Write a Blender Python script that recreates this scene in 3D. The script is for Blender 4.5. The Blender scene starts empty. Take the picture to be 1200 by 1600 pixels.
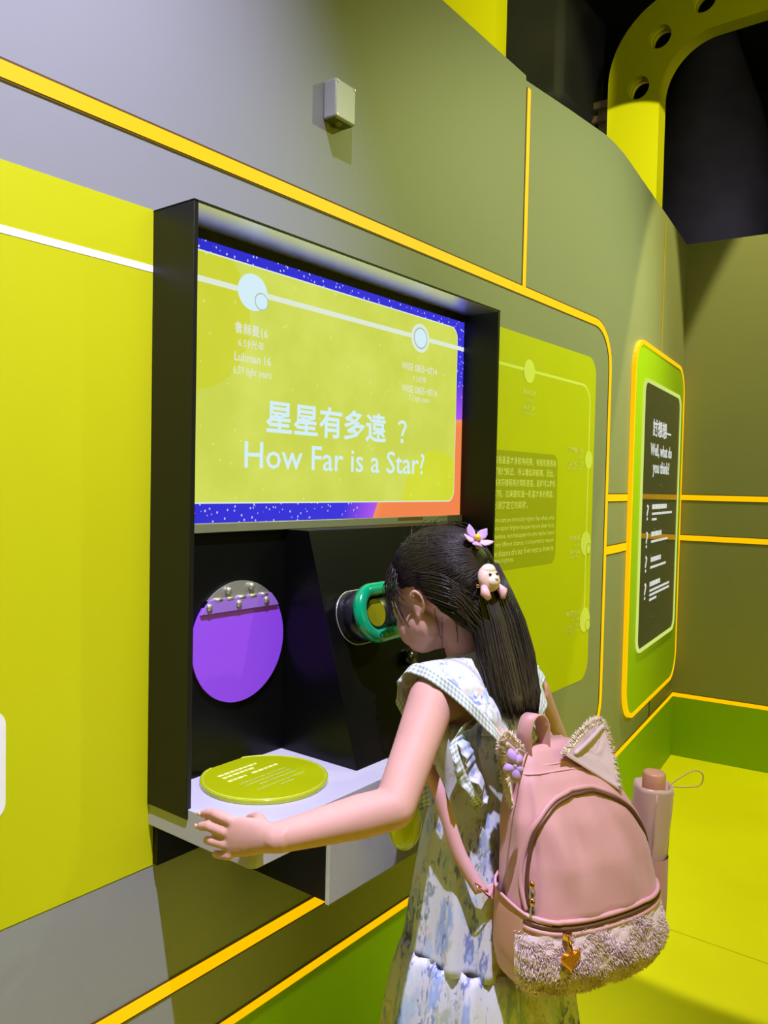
import bpy, bmesh, math, random
from mathutils import Vector, Matrix, Euler
random.seed(7)
V = Vector
sc = bpy.context.scene
col = sc.collection
# ------------------------------------------------------------------ camera
yaw, pitch, roll = math.radians(37.635), math.radians(-2.011), math.radians(1.198)
fw = V((math.cos(yaw)*math.cos(pitch), math.sin(yaw)*math.cos(pitch), math.sin(pitch)))
rt = V((math.sin(yaw), -math.cos(yaw), 0)); up = rt.cross(fw)
r2 = math.cos(roll)*rt + math.sin(roll)*up
u2 = -math.sin(roll)*rt + math.cos(roll)*up
cd = bpy.data.cameras.new('camera'); cam = bpy.data.objects.new('camera', cd); col.objects.link(cam)
cam.matrix_world = Matrix(((r2.x, u2.x, -fw.x, 0), (r2.y, u2.y, -fw.y, -1.0), (r2.z, u2.z, -fw.z, 1.18), (0, 0, 0, 1)))
cd.sensor_fit = 'VERTICAL'; cd.sensor_height = 24.0; cd.lens = 24.0*1260.1/1600.0
cd.clip_start = 0.02; cd.clip_end = 60
sc.camera = cam
# ------------------------------------------------------------------ world, exposure
w = bpy.data.worlds.new('world'); sc.world = w; w.use_nodes = True
w.node_tree.nodes['Background'].inputs[0].default_value = (0.70, 0.72, 0.06, 1)
w.node_tree.nodes['Background'].inputs[1].default_value = 0.07
vs = sc.view_settings
sc.display_settings.display_device = 'sRGB'
vs.view_transform = 'Standard'; vs.look = 'None'; vs.exposure = 0.0; vs.gamma = 1.0; vs.use_curve_mapping = False
sc.cycles.max_bounces = 8; sc.cycles.diffuse_bounces = 4; sc.cycles.sample_clamp_indirect = 4.0
sc.cycles.use_denoising = True

def spot(name, loc, target, energy, color, angle, blend, radius):
    l = bpy.data.lights.new(name, 'SPOT'); l.energy = energy; l.color = color
    l.spot_size = math.radians(angle); l.spot_blend = blend; l.shadow_soft_size = radius
    o = bpy.data.objects.new(name, l); col.objects.link(o); o.location = loc
    o.rotation_euler = (V(target)-V(loc)).to_track_quat('-Z', 'Y').to_euler(); return o
def area(name, loc, target, energy, color, sx, sy):
    l = bpy.data.lights.new(name, 'AREA'); l.energy = energy; l.color = color
    l.shape = 'RECTANGLE'; l.size = sx; l.size_y = sy
    o = bpy.data.objects.new(name, l); col.objects.link(o); o.location = loc
    o.rotation_euler = (V(target)-V(loc)).to_track_quat('-Z', 'Y').to_euler(); return o
# cool exhibit spot above the kiosk, green hall spot, then added floor, arch, hall and end fills
spot('cool_spot', (0.25, -1.0, 3.7), (0.45, -0.02, 0.85), 960, (0.70, 0.67, 1.0), 49, 1.0, 0.02)
spot('green_spot', (3.1, -2.05, 3.05), (2.22, 0.0, 1.45), 330, (0.86, 1.0, 0.36), 54, 1.0, 0.03)
spot('floor_fill_spot', (3.22, -0.45, 3.95), (3.22, -0.45, 0), 430, (1.0, 0.97, 0.20), 37.5, 0.06, 0.02)  # added spot; its hard cone edge stands for the girl's shadow edge
spot('arch_fill_spot', (2.6, -0.6, 2.85), (4.4, 0.72, 2.98), 230, (1.0, 1.0, 0.4), 17, 0.08, 0.01)  # added; hard cone edge stands for a beam shadow across the arch
spot('near_arch_fill', (1.6, -0.6, 3.0), (3.2, 1.1, 3.3), 240, (1.0, 1.0, 0.4), 40, 0.2, 0.02)  # added to brighten the plain arch upright
spot('arch_wash_fill', (2.4, -1.6, 2.4), (4.6, 0.3, 3.7), 36, (0.9, 1.0, 0.4), 55, 1.0, 0.1)  # added wash lifting the dark upper arch
spot('back_hall_fill', (4.75, 0.0, 2.6), (5.4, 1.2, 3.4), 8, (1.0, 0.86, 0.95), 110, 0.6, 0.05)  # added so the dark column and truss show up
area('hall_fill', (0.9, -2.9, 1.75), (1.1, 0.0, 0.6), 17, (1.0, 0.95, 0.06), 1.6, 1.2)
area('end_fill', (1.9, -2.4, 3.4), (3.6, -0.5, 1.0), 6, (0.86, 1.0, 0.30), 0.8, 0.8)

# ------------------------------------------------------------------ materials
def mat(name, c, rough=0.5, metal=0.0, var=0.0, vscale=8.0, bump=0.0, bscale=60.0, emit=None, es=1.0,
        spec=0.5, coat=0.0, sheen=0.0, sss=0.0, trans=0.0, stretch=None):
    m = bpy.data.materials.new(name); m.use_nodes = True
    nt = m.node_tree; b = nt.nodes['Principled BSDF']
    b.inputs['Base Color'].default_value = (*c, 1); b.inputs['Roughness'].default_value = rough
    b.inputs['Metallic'].default_value = metal; b.inputs['Specular IOR Level'].default_value = spec
    b.inputs['Coat Weight'].default_value = coat; b.inputs['Sheen Weight'].default_value = sheen
    b.inputs['Transmission Weight'].default_value = trans
    if sss:
        b.inputs['Subsurface Weight'].default_value = sss
        b.inputs['Subsurface Radius'].default_value = (0.010, 0.004, 0.002); b.inputs['Subsurface Scale'].default_value = 1.0
    if emit:
        b.inputs['Emission Color'].default_value = (*emit, 1); b.inputs['Emission Strength'].default_value = es
    if var or bump:
        tc = nt.nodes.new('ShaderNodeTexCoord'); src = tc.outputs['Object']
        if stretch:
            mp = nt.nodes.new('ShaderNodeMapping'); mp.inputs['Scale'].default_value = stretch
            nt.links.new(src, mp.inputs[0]); src = mp.outputs[0]
    if var:
        n = nt.nodes.new('ShaderNodeTexNoise'); n.inputs['Scale'].default_value = vscale; n.inputs['Detail'].default_value = 4
        nt.links.new(src, n.inputs['Vector'])
        r = nt.nodes.new('ShaderNodeValToRGB')
        r.color_ramp.elements[0].position = 0.3; r.color_ramp.elements[1].position = 0.7
        r.color_ramp.elements[0].color = (*[max(0, x*(1-var)) for x in c], 1)
        r.color_ramp.elements[1].color = (*[min(1, x*(1+var)) for x in c], 1)
        nt.links.new(n.outputs['Fac'], r.inputs[0]); nt.links.new(r.outputs[0], b.inputs['Base Color'])
    if bump:
        n2 = nt.nodes.new('ShaderNodeTexNoise'); n2.inputs['Scale'].default_value = bscale; n2.inputs['Detail'].default_value = 3
        nt.links.new(src, n2.inputs['Vector'])
        bm = nt.nodes.new('ShaderNodeBump'); bm.inputs['Strength'].default_value = bump; bm.inputs['Distance'].default_value = 0.002
        nt.links.new(n2.outputs['Fac'], bm.inputs['Height']); nt.links.new(bm.outputs[0], b.inputs['Normal'])
    return m
M = {}
M['wall'] = mat('wall_grey_paint', (0.265, 0.27, 0.285), 0.5, spec=0.5, var=0.03, vscale=2, bump=0.05, bscale=220)
M['lime'] = mat('lime_print', (0.54, 0.56, 0.002), 0.55, spec=0.3, var=0.02, vscale=3, bump=0.03, bscale=300)
M['lime_dark'] = mat('lime_print_dark', (0.37, 0.39, 0.003), 0.5)
M['lime_pale'] = mat('lime_print_pale', (0.72, 0.78, 0.22), 0.5)
M['print_white'] = mat('print_white', (0.85, 0.85, 0.86), 0.5)
M['print_cream'] = mat('print_cream', (0.78, 0.80, 0.30), 0.5)
M['green_base'] = mat('green_paint', (0.26, 0.46, 0.001), 0.5, var=0.03, vscale=3)
M['lime_green'] = mat('lime_green_paint', (0.36, 0.56, 0.001), 0.5)
M['amber'] = mat('amber_light_strip', (0.35, 0.16, 0.0), 0.5, emit=(1.0, 0.54, 0.0), es=0.92)
M['amber_dim'] = mat('amber_seam', (0.55, 0.36, 0.01), 0.4, emit=(0.9, 0.5, 0.0), es=0.12)
M['groove_shade'] = mat('groove_shade_brown', (0.10, 0.055, 0.004), 0.6)  # recess shade beside the strips put into a brown; also colours joints
M['floor'] = mat('yellow_floor', (0.70, 0.68, 0.002), 0.42, var=0.04, vscale=3, bump=0.03, bscale=90)
M['floor_joint'] = mat('floor_joint', (0.52, 0.50, 0.002), 0.6)
M['dark'] = mat('dark_void_paint', (0.012, 0.012, 0.012), 0.8, var=0.2, vscale=2)
M['dark2'] = mat('charcoal_panel', (0.05, 0.05, 0.052), 0.75, var=0.2, vscale=3)
M['drape'] = mat('dark_blue_drape', (0.06, 0.055, 0.095), 0.8, var=0.2, vscale=5)
M['beam'] = mat('brown_steel', (0.36, 0.25, 0.18), 0.7, var=0.2, vscale=6)
M['arch'] = mat('yellow_arch_paint', (0.72, 0.68, 0.004), 0.45)
M['black'] = mat('black_satin_panel', (0.003, 0.0032, 0.003), 0.30, spec=0.22)
M['black_side'] = mat('black_powder_coat', (0.008, 0.008, 0.006), 0.42, bump=0.03, bscale=300, spec=0.3)
M['black_gloss'] = mat('black_gloss', (0.004, 0.004, 0.005), 0.24, spec=0.9)
M['white_laminate'] = mat('white_laminate', (0.46, 0.45, 0.48), 0.4, var=0.015, vscale=5)
M['grey_laminate'] = mat('grey_laminate', (0.34, 0.34, 0.34), 0.5, var=0.03, vscale=5)
M['edge_white'] = mat('worn_pale_edge', (0.55, 0.55, 0.5), 0.5, var=0.1, vscale=40)
M['bezel'] = mat('brushed_bezel', (0.34, 0.36, 0.22), 0.38, metal=0.6, var=0.05, vscale=20)
M['purple'] = mat('purple_acrylic', (0.30, 0.07, 0.85), 0.42, var=0.02, vscale=4)
M['purple_clear'] = mat('clear_purple_strip', (0.30, 0.15, 0.62), 0.12, coat=0.5)
M['steel'] = mat('polished_steel', (0.62, 0.60, 0.54), 0.28, metal=0.75)
M['soffit'] = mat('polished_soffit', (0.97, 0.97, 0.97), 0.36, metal=1.0)
M['steel_dark'] = mat('dark_steel', (0.2, 0.17, 0.14), 0.3, metal=1.0)
M['ring_green'] = mat('green_plastic', (0.0, 0.33, 0.12), 0.18, coat=0.6)
M['tube_black'] = mat('tube_black', (0.012, 0.011, 0.016), 0.3)
M['lens'] = mat('olive_lens', (0.20, 0.19, 0.005), 0.15, coat=0.4)
M['disc'] = mat('lime_acrylic', (0.40, 0.47, 0.003), 0.12, coat=0.8)
M['disc_edge'] = mat('pale_lime_edge', (0.52, 0.60, 0.08), 0.2, coat=0.5)
M['sensor'] = mat('sensor_plastic', (0.52, 0.53, 0.48), 0.4)
M['sensor_dark'] = mat('sensor_underside', (0.12, 0.15, 0.02), 0.4)
M['skin'] = mat('skin', (0.62, 0.34, 0.27), 0.6, spec=0.3, var=0.06, vscale=18, sss=0.12, bump=0.04, bscale=260)
M['nail'] = mat('nail', (0.75, 0.48, 0.42), 0.3)
M['eye_white'] = mat('eye_white', (0.8, 0.8, 0.78), 0.2); M['eye_dark'] = mat('eye_dark', (0.02, 0.012, 0.01), 0.15)
M['lip'] = mat('lip', (0.55, 0.20, 0.18), 0.4)
M['hair'] = mat('dark_hair', (0.024, 0.015, 0.011), 0.40, spec=0.5, var=0.3, vscale=30)
M['pink'] = mat('pink_nylon', (0.64, 0.325, 0.295), 0.5, var=0.04, vscale=7, bump=0.08, bscale=500, sheen=0.2)
M['pink_light'] = mat('pink_piping', (0.70, 0.37, 0.36), 0.45, bump=0.08, bscale=500)
M['pink_dark'] = mat('pink_shadow_lining', (0.40, 0.16, 0.14), 0.7)
M['tan_side'] = mat('tan_pink_nylon', (0.62, 0.32, 0.22), 0.5, var=0.05, vscale=7, bump=0.08, bscale=500)
M['zip'] = mat('brown_zip', (0.16, 0.07, 0.045), 0.4, metal=0.3)
M['gold'] = mat('rose_gold', (0.75, 0.38, 0.20), 0.2, metal=1.0)
M['orange_gold'] = mat('amber_gold_charm', (0.80, 0.30, 0.02), 0.22, metal=0.7, coat=0.5)
M['fur'] = mat('pale_pink_fur', (0.82, 0.63, 0.60), 0.8, sheen=0.5)
M['fur_cream'] = mat('cream_fur', (0.78, 0.62, 0.42), 0.8, sheen=0.5)
M['satin'] = mat('pink_satin', (0.64, 0.48, 0.45), 0.35, var=0.04, vscale=20, bump=0.3, bscale=50, sheen=0.3)
M['umbrella'] = mat('beige_pink_satin', (0.64, 0.43, 0.33), 0.36, var=0.05, vscale=14, bump=0.2, bscale=40, sheen=0.3)
M['umbrella_handle'] = mat('tan_handle', (0.62, 0.31, 0.17), 0.42)
M['cord'] = mat('yellow_cord', (0.70, 0.58, 0.12), 0.5)
M['lilac'] = mat('lilac_felt', (0.50, 0.30, 0.66), 0.7, sheen=0.3)
M['lilac_pale'] = mat('pale_lilac_felt', (0.66, 0.44, 0.66), 0.65, sheen=0.3)
M['yellow_dot'] = mat('yellow_bead', (0.85, 0.6, 0.02), 0.4)
M['clip_pink'] = mat('clip_pink_resin', (0.80, 0.55, 0.42), 0.4)
M['clip_cream'] = mat('clip_cream_resin', (0.85, 0.70, 0.55), 0.4)
M['clip_rose'] = mat('clip_rose_resin', (0.80, 0.45, 0.45), 0.4)
M['pouch'] = mat('yellow_clear_plastic', (0.80, 0.85, 0.02), 0.08, trans=0.55, coat=0.5)
M['shoe'] = mat('white_shoe', (0.7, 0.68, 0.66), 0.5)

def em(name, c, s=1.0):
    m = bpy.data.materials.new(name); m.use_nodes = True; nt = m.node_tree
    nt.nodes.remove(nt.nodes['Principled BSDF'])
    e = nt.nodes.new('ShaderNodeEmission'); e.inputs[0].default_value = (*c, 1); e.inputs[1].default_value = s
    nt.links.new(e.outputs[0], nt.nodes['Material Output'].inputs[0]); return m
M['scr_white'] = em('screen_white', (0.70, 0.90, 0.98), 0.95)
M['scr_line'] = em('screen_line', (0.78, 0.86, 0.72), 0.95)
M['scr_ring'] = em('screen_ring_grey', (0.52, 0.66, 0.50), 0.8)
M['scr_text2'] = em('screen_dim_white', (0.85, 0.88, 0.78), 0.9)
M['panel_white'] = em('panel_screen_white', (0.85, 0.88, 0.80), 0.85)

def node_math(nt, op, a, b=None):
    n = nt.nodes.new('ShaderNodeMath'); n.operation = op
    for i, x in enumerate((a, b)):
        if x is None: continue
        if isinstance(x, (int, float)): n.inputs[i].default_value = x
        else: nt.links.new(x, n.inputs[i])
    return n.outputs[0]
def starfield():
    """lit display picture: blue star field, a large orange planet with a purple rim low on the right"""
    m = bpy.data.materials.new('screen_starfield'); m.use_nodes = True; nt = m.node_tree
    nt.nodes.remove(nt.nodes['Principled BSDF'])
    tc = nt.nodes.new('ShaderNodeTexCoord')
    d = nt.nodes.new('ShaderNodeVectorMath'); d.operation = 'DISTANCE'; d.inputs[1].default_value = (1.58, -0.004, 0.98)
    nt.links.new(tc.outputs['Object'], d.inputs[0])
    r = nt.nodes.new('ShaderNodeValToRGB'); el = r.color_ramp.elements
    el[0].position = 0.33; el[0].color = (0.90, 0.24, 0.08, 1)
    el[1].position = 1.0; el[1].color = (0.03, 0.03, 0.62, 1)
    for p, c in ((0.349, (0.92, 0.30, 0.10, 1)), (0.351, (0.42, 0.10, 0.85, 1)), (0.44, (0.05, 0.04, 0.72, 1))):
        e = el.new(p); e.color = c
    nt.links.new(d.outputs['Value'], r.inputs[0])
    vo = nt.nodes.new('ShaderNodeTexVoronoi'); vo.inputs['Scale'].default_value = 120
    mp = nt.nodes.new('ShaderNodeMapping'); mp.inputs['Scale'].default_value = (1, 1, 0.8)
    mp.inputs['Rotation'].default_value = (0, 0.5, 0)
    nt.links.new(tc.outputs['Object'], mp.inputs[0]); nt.links.new(mp.outputs[0], vo.inputs['Vector'])
    st = node_math(nt, 'LESS_THAN', vo.outputs['Distance'], 0.2)
    far = node_math(nt, 'GREATER_THAN', d.outputs['Value'], 0.40)
    st = node_math(nt, 'MULTIPLY', st, far)
    mx = nt.nodes.new('ShaderNodeMix'); mx.data_type = 'RGBA'
    nt.links.new(st, mx.inputs[0]); nt.links.new(r.outputs[0], mx.inputs[6]); mx.inputs[7].default_value = (0.55, 0.6, 1, 1)
    e = nt.nodes.new('ShaderNodeEmission'); nt.links.new(mx.outputs[2], e.inputs[0]); e.inputs[1].default_value = 1.0
    nt.links.new(e.outputs[0], nt.nodes['Material Output'].inputs[0]); return m
M['starfield'] = starfield()
def card_mat():
    """lit display card: yellow-green with faint pale nebula flecks and two brighter yellow planets"""
    m = bpy.data.materials.new('screen_card'); m.use_nodes = True; nt = m.node_tree
    nt.nodes.remove(nt.nodes['Principled BSDF'])
    tc = nt.nodes.new('ShaderNodeTexCoord')
    n = nt.nodes.new('ShaderNodeTexNoise'); n.inputs['Scale'].default_value = 9; n.inputs['Detail'].default_value = 6
    nt.links.new(tc.outputs['Object'], n.inputs['Vector'])
    r = nt.nodes.new('ShaderNodeValToRGB'); el = r.color_ramp.elements
    el[0].position = 0.40; el[0].color = (0.60, 0.68, 0.085, 1); el[1].position = 0.78; el[1].color = (0.70, 0.78, 0.14, 1)
    nt.links.new(n.outputs['Fac'], r.inputs[0])
    out = r.outputs[0]
    for ctr, rad, c in (((1.475, -0.004, 1.13), 0.125, (0.68, 0.74, 0.005, 1)), ((0.80, -0.004, 1.44), 0.12, (0.62, 0.64, 0.01, 1))):
        d = nt.nodes.new('ShaderNodeVectorMath'); d.operation = 'DISTANCE'; d.inputs[1].default_value = ctr
        nt.links.new(tc.outputs['Object'], d.inputs[0])
        f = node_math(nt, 'LESS_THAN', d.outputs['Value'], rad); f = node_math(nt, 'MULTIPLY', f, 0.6)
        mx = nt.nodes.new('ShaderNodeMix'); mx.data_type = 'RGBA'
        nt.links.new(f, mx.inputs[0]); nt.links.new(out, mx.inputs[6]); mx.inputs[7].default_value = c; out = mx.outputs[2]
    vo = nt.nodes.new('ShaderNodeTexVoronoi'); vo.inputs['Scale'].default_value = 38
    nt.links.new(tc.outputs['Object'], vo.inputs['Vector'])
    st = node_math(nt, 'LESS_THAN', vo.outputs['Distance'], 0.09); st = node_math(nt, 'MULTIPLY', st, 0.35)
    mx = nt.nodes.new('ShaderNodeMix'); mx.data_type = 'RGBA'
    nt.links.new(st, mx.inputs[0]); nt.links.new(out, mx.inputs[6]); mx.inputs[7].default_value = (0.9, 0.95, 0.4, 1)
    e = nt.nodes.new('ShaderNodeEmission'); nt.links.new(mx.outputs[2], e.inputs[0]); e.inputs[1].default_value = 1.0
    nt.links.new(e.outputs[0], nt.nodes['Material Output'].inputs[0]); return m
M['card'] = card_mat()
def dark_screen():
    m = bpy.data.materials.new('dark_display_glass'); m.use_nodes = True; nt = m.node_tree; b = nt.nodes['Principled BSDF']
    b.inputs['Base Color'].default_value = (0.01, 0.01, 0.006, 1); b.inputs['Roughness'].default_value = 0.08
    tc = nt.nodes.new('ShaderNodeTexCoord'); vo = nt.nodes.new('ShaderNodeTexVoronoi'); vo.inputs['Scale'].default_value = 22
    nt.links.new(tc.outputs['Object'], vo.inputs['Vector'])
    st = node_math(nt, 'LESS_THAN', vo.outputs['Distance'], 0.07)
    mx = nt.nodes.new('ShaderNodeMix'); mx.data_type = 'RGBA'; nt.links.new(st, mx.inputs[0])
    mx.inputs[6].default_value = (0.022, 0.022, 0.010, 1); mx.inputs[7].default_value = (0.3, 0.3, 0.2, 1)
    nt.links.new(mx.outputs[2], b.inputs['Emission Color']); b.inputs['Emission Strength'].default_value = 0.9
    return m
M['dark_screen'] = dark_screen()
def floral():
    """white cotton printed with blue, grey-green and tan watercolour flowers"""
    m = bpy.data.materials.new('floral_cotton'); m.use_nodes = True; nt = m.node_tree; b = nt.nodes['Principled BSDF']
    b.inputs['Roughness'].default_value = 0.7; b.inputs['Sheen Weight'].default_value = 0.2
    tc = nt.nodes.new('ShaderNodeTexCoord')
    out = None
    base = (0.66, 0.66, 0.70, 1)
    for i, (scale, sz, thr, c, ns) in enumerate((
            (24, 0.45, 0.36, (0.46, 0.54, 0.46, 1), 20), (32, 0.8, 0.30, (0.58, 0.46, 0.30, 1), 30), (26, 0.38, 0.34, (0.24, 0.36, 0.68, 1), 24),
            (38, 0.35, 0.30, (0.08, 0.14, 0.46, 1), 34), (24, 0.5, 0.34, (0.46, 0.58, 0.74, 1), 20), (40, 0.45, 0.26, (0.14, 0.20, 0.20, 1), 36), (30, 0.4, 0.30, (0.40, 0.48, 0.36, 1), 30))):
        mp = nt.nodes.new('ShaderNodeMapping'); mp.inputs['Scale'].default_value = (1, 1, sz); mp.inputs['Location'].default_value = (i*3.7, i*1.9, i*5.3)
        nt.links.new(tc.outputs['Object'], mp.inputs[0])
        n = nt.nodes.new('ShaderNodeTexNoise'); n.inputs['Scale'].default_value = ns*3; n.inputs['Detail'].default_value = 2
        nt.links.new(mp.outputs[0], n.inputs['Vector'])
        ad = nt.nodes.new('ShaderNodeVectorMath'); ad.operation = 'MULTIPLY_ADD'
        nt.links.new(n.outputs['Color'], ad.inputs[0]); ad.inputs[1].default_value = (0.045, 0.045, 0.09); nt.links.new(mp.outputs[0], ad.inputs[2])
        vo = nt.nodes.new('ShaderNodeTexVoronoi'); vo.inputs['Scale'].default_value = scale
        nt.links.new(ad.outputs[0], vo.inputs['Vector'])
        f = nt.nodes.new('ShaderNodeValToRGB'); f.color_ramp.elements[0].position = thr-0.06; f.color_ramp.elements[0].color = (1, 1, 1, 1)
        f.color_ramp.elements[1].position = thr+0.16; f.color_ramp.elements[1].color = (0, 0, 0, 1)
        nt.links.new(vo.outputs['Distance'], f.inputs[0])
        # only some cells carry a flower of this colour
        sp = nt.nodes.new('ShaderNodeSeparateColor'); nt.links.new(vo.outputs['Color'], sp.inputs[0])
        g = node_math(nt, 'GREATER_THAN', sp.outputs[0], 0.62)
        k = node_math(nt, 'MULTIPLY', f.outputs[0], g); k = node_math(nt, 'MULTIPLY', k, 0.80)
        mx = nt.nodes.new('ShaderNodeMix'); mx.data_type = 'RGBA'; nt.links.new(k, mx.inputs[0])
        if out is None: mx.inputs[6].default_value = base
        else: nt.links.new(out, mx.inputs[6])
        mx.inputs[7].default_value = c; out = mx.outputs[2]
    nt.links.new(out, b.inputs['Base Color'])
    return m
M['floral'] = floral()
def gingham():
    m = bpy.data.materials.new('green_gingham'); m.use_nodes = True; nt = m.node_tree; b = nt.nodes['Principled BSDF']
    b.inputs['Roughness'].default_value = 0.75
    uv = nt.nodes.new('ShaderNodeUVMap'); sp = nt.nodes.new('ShaderNodeSeparateXYZ'); nt.links.new(uv.outputs[0], sp.inputs[0])
    t = []
    for i in (0, 1):
        a = node_math(nt, 'FRACT', sp.outputs[i]); t.append(node_math(nt, 'GREATER_THAN', a, 0.5))
    s = node_math(nt, 'ADD', t[0], t[1]); s = node_math(nt, 'MULTIPLY', s, 0.5)
    r = nt.nodes.new('ShaderNodeValToRGB'); r.color_ramp.elements[0].color = (0.76, 0.78, 0.76, 1); r.color_ramp.elements[1].color = (0.30, 0.40, 0.30, 1)
    nt.links.new(s, r.inputs[0]); nt.links.new(r.outputs[0], b.inputs['Base Color']); return m
M['gingham'] = gingham()

# ------------------------------------------------------------------ geometry helpers
WM = {}
class G:
    def __init__(s): s.v = []; s.f = []; s.uv = None
    def add(s, vs_, fs_):
        b = len(s.v); s.v += [V(p) for p in vs_]; s.f += [tuple(b+i for i in f) for f in fs_]; return s
    def box(s, a, b):
        x0, y0, z0 = a; x1, y1, z1 = b
        return s.add([(x0,y0,z0),(x1,y0,z0),(x1,y1,z0),(x0,y1,z0),(x0,y0,z1),(x1,y0,z1),(x1,y1,z1),(x0,y1,z1)],
                     [(0,3,2,1),(4,5,6,7),(0,1,5,4),(1,2,6,5),(2,3,7,6),(3,0,4,7)])
    def prism(s, bottom, top):
        n = len(bottom)
        fs = [tuple(reversed(range(n))), tuple(range(n, 2*n))] + [(i, (i+1) % n, n+(i+1) % n, n+i) for i in range(n)]
        return s.add(list(bottom)+list(top), fs)
    def loft(s, rings, cap0=True, cap1=True):
        n = len(rings[0]); vs_ = [p for r in rings for p in r]; fs = []
        for k in range(len(rings)-1):
            for i in range(n):
                fs.append((k*n+i, k*n+(i+1) % n, (k+1)*n+(i+1) % n, (k+1)*n+i))
        if cap0: fs.append(tuple(reversed(range(n))))
        if cap1: fs.append(tuple(range((len(rings)-1)*n, len(rings)*n)))
        return s.add(vs_, fs)
    def tube(s, path, r, n=8, closed=False, flat=1.0, upv=None):
        path = [V(p) for p in path]; m = len(path)
        rs = r if isinstance(r, (list, tuple)) else [r]*m
        rings = []; prev = None
        for k in range(m):
            if closed: t = path[(k+1) % m]-path[k-1]
            else: t = path[min(k+1, m-1)]-path[max(k-1, 0)]
            t = t.normalized() if t.length > 1e-9 else V((0, 0, 1))
            if prev is None:
                a = V(upv) if upv else (V((0, 0, 1)) if abs(t.z) < 0.9 else V((1, 0, 0)))
            else: a = prev
            a = (a - t*a.dot(t)); a = a.normalized() if a.length > 1e-6 else t.orthogonal().normalized()
            b = t.cross(a); prev = a
            rings.append([path[k]+(a*math.cos(2*math.pi*i/n)*flat+b*math.sin(2*math.pi*i/n))*rs[k] for i in range(n)])
        if closed:
            vs_ = [p for q in rings for p in q]; fs = []
            for k in range(m):
                for i in range(n):
                    fs.append((k*n+i, k*n+(i+1) % n, ((k+1) % m)*n+(i+1) % n, ((k+1) % m)*n+i))
            return s.add(vs_, fs)
        return s.loft(rings)
    def sphere(s, c, r, n=16, m=10, R=None):
        c = V(c); rr = r if isinstance(r, (tuple, list)) else (r, r, r)
        rings = []
        for k in range(1, m):
            ph = math.pi*k/m-math.pi/2
            ring = []
            for i in range(n):
                p = V((rr[0]*math.cos(ph)*math.cos(2*math.pi*i/n), rr[1]*math.cos(ph)*math.sin(2*math.pi*i/n), rr[2]*math.sin(ph)))
                ring.append(c+(R @ p if R else p))
            rings.append(ring)
        b = V((0, 0, -rr[2])); t = V((0, 0, rr[2]))
        b = c+(R @ b if R else b); t = c+(R @ t if R else t)
        k0 = len(s.v); s.loft(rings, False, False)
        s.v += [b, t]; ib, it = len(s.v)-2, len(s.v)-1
        for i in range(n):
            s.f.append((k0+(i+1) % n, k0+i, ib)); q = k0+(m-2)*n; s.f.append((q+i, q+(i+1) % n, it))
        return s
    def cone(s, p, q, r0, r1, n=26):
        """round cone (capsule) for limbs"""
        p, q = V(p), V(q); s.sphere(p, r0, n, 8); s.sphere(q, r1, n, 8)
        return s.tube([p, q], [r0, r1], n)
    def ribbon(s, path, wid, th, half=False):
        """path points and width vectors: a strip with thickness th; th is along the local normal"""
        rings = []
        for k, (p, wv) in enumerate(zip(path, wid)):
            p = V(p); wv = V(wv)
            t = V(path[min(k+1, len(path)-1)])-V(path[max(k-1, 0)])
            nn = t.cross(wv); nn = nn.normalized()*th if nn.length > 1e-9 else V((0, 0, th))
            a = p-wv*0.5; b = p+wv*0.5
            rings.append([a, b, b+nn, a+nn])
        return s.loft(rings)
def obj(name, g, material, parent=None, smooth=False, bevel=0.0, seg=2, mods=None):
    me = bpy.data.meshes.new(name); me.from_pydata([tuple(p) for p in g.v], [], g.f); me.validate(); me.update()
    bm = bmesh.new(); bm.from_mesh(me); bmesh.ops.recalc_face_normals(bm, faces=bm.faces); bm.to_mesh(me); bm.free()
    me.materials.append(material)
    if smooth: me.polygons.foreach_set('use_smooth', [True]*len(me.polygons))
    o = bpy.data.objects.new(name, me); col.objects.link(o)
    if bevel:
        b = o.modifiers.new('bevel', 'BEVEL'); b.width = bevel; b.segments = seg; b.limit_method = 'ANGLE'; b.angle_limit = math.radians(40)
        for p in me.polygons: p.use_smooth = True
        me.set_sharp_from_angle(angle=math.radians(50))
    put(o, parent); return o
def put(o, parent):
    WM[o.name] = WM.get(o.name, Matrix.Identity(4))
    if parent is not None:
        o.parent = parent; o.matrix_parent_inverse = WM[parent.name].inverted()
def empty(name, loc, label=None, cat=None, group=None):
    o = bpy.data.objects.new(name, None); col.objects.link(o); o.location = loc; o.empty_display_size = 0.05
    WM[o.name] = Matrix.Translation(V(loc)); tag(o, label, cat, group); return o
def tag(o, label=None, cat=None, group=None, kind=None):
    if label: o['label'] = label
    if cat: o['category'] = cat
    if group: o['group'] = group
    if kind: o['kind'] = kind
    return o
def bez(pts, n=8):
    """Catmull-Rom through the points"""
    P = [V(p) for p in pts]; out = []
    for i in range(len(P)-1):
        p0, p1, p2, p3 = P[max(i-1, 0)], P[i], P[i+1], P[min(i+2, len(P)-1)]
        for k in range(n):
            t = k/n
            out.append(0.5*((2*p1)+(p2-p0)*t+(2*p0-5*p1+4*p2-p3)*t*t+(3*p1-p0-3*p2+p3)*t**3))
    out.append(P[-1]); return out
def lerp(a, b, t): return a+(b-a)*t
def interp(tab, t):
    for (t0, a), (t1, b) in zip(tab, tab[1:]):
        if t <= t1: return lerp(a, b, max(0, (t-t0)/(t1-t0)))
    return tab[-1][1]

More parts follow.
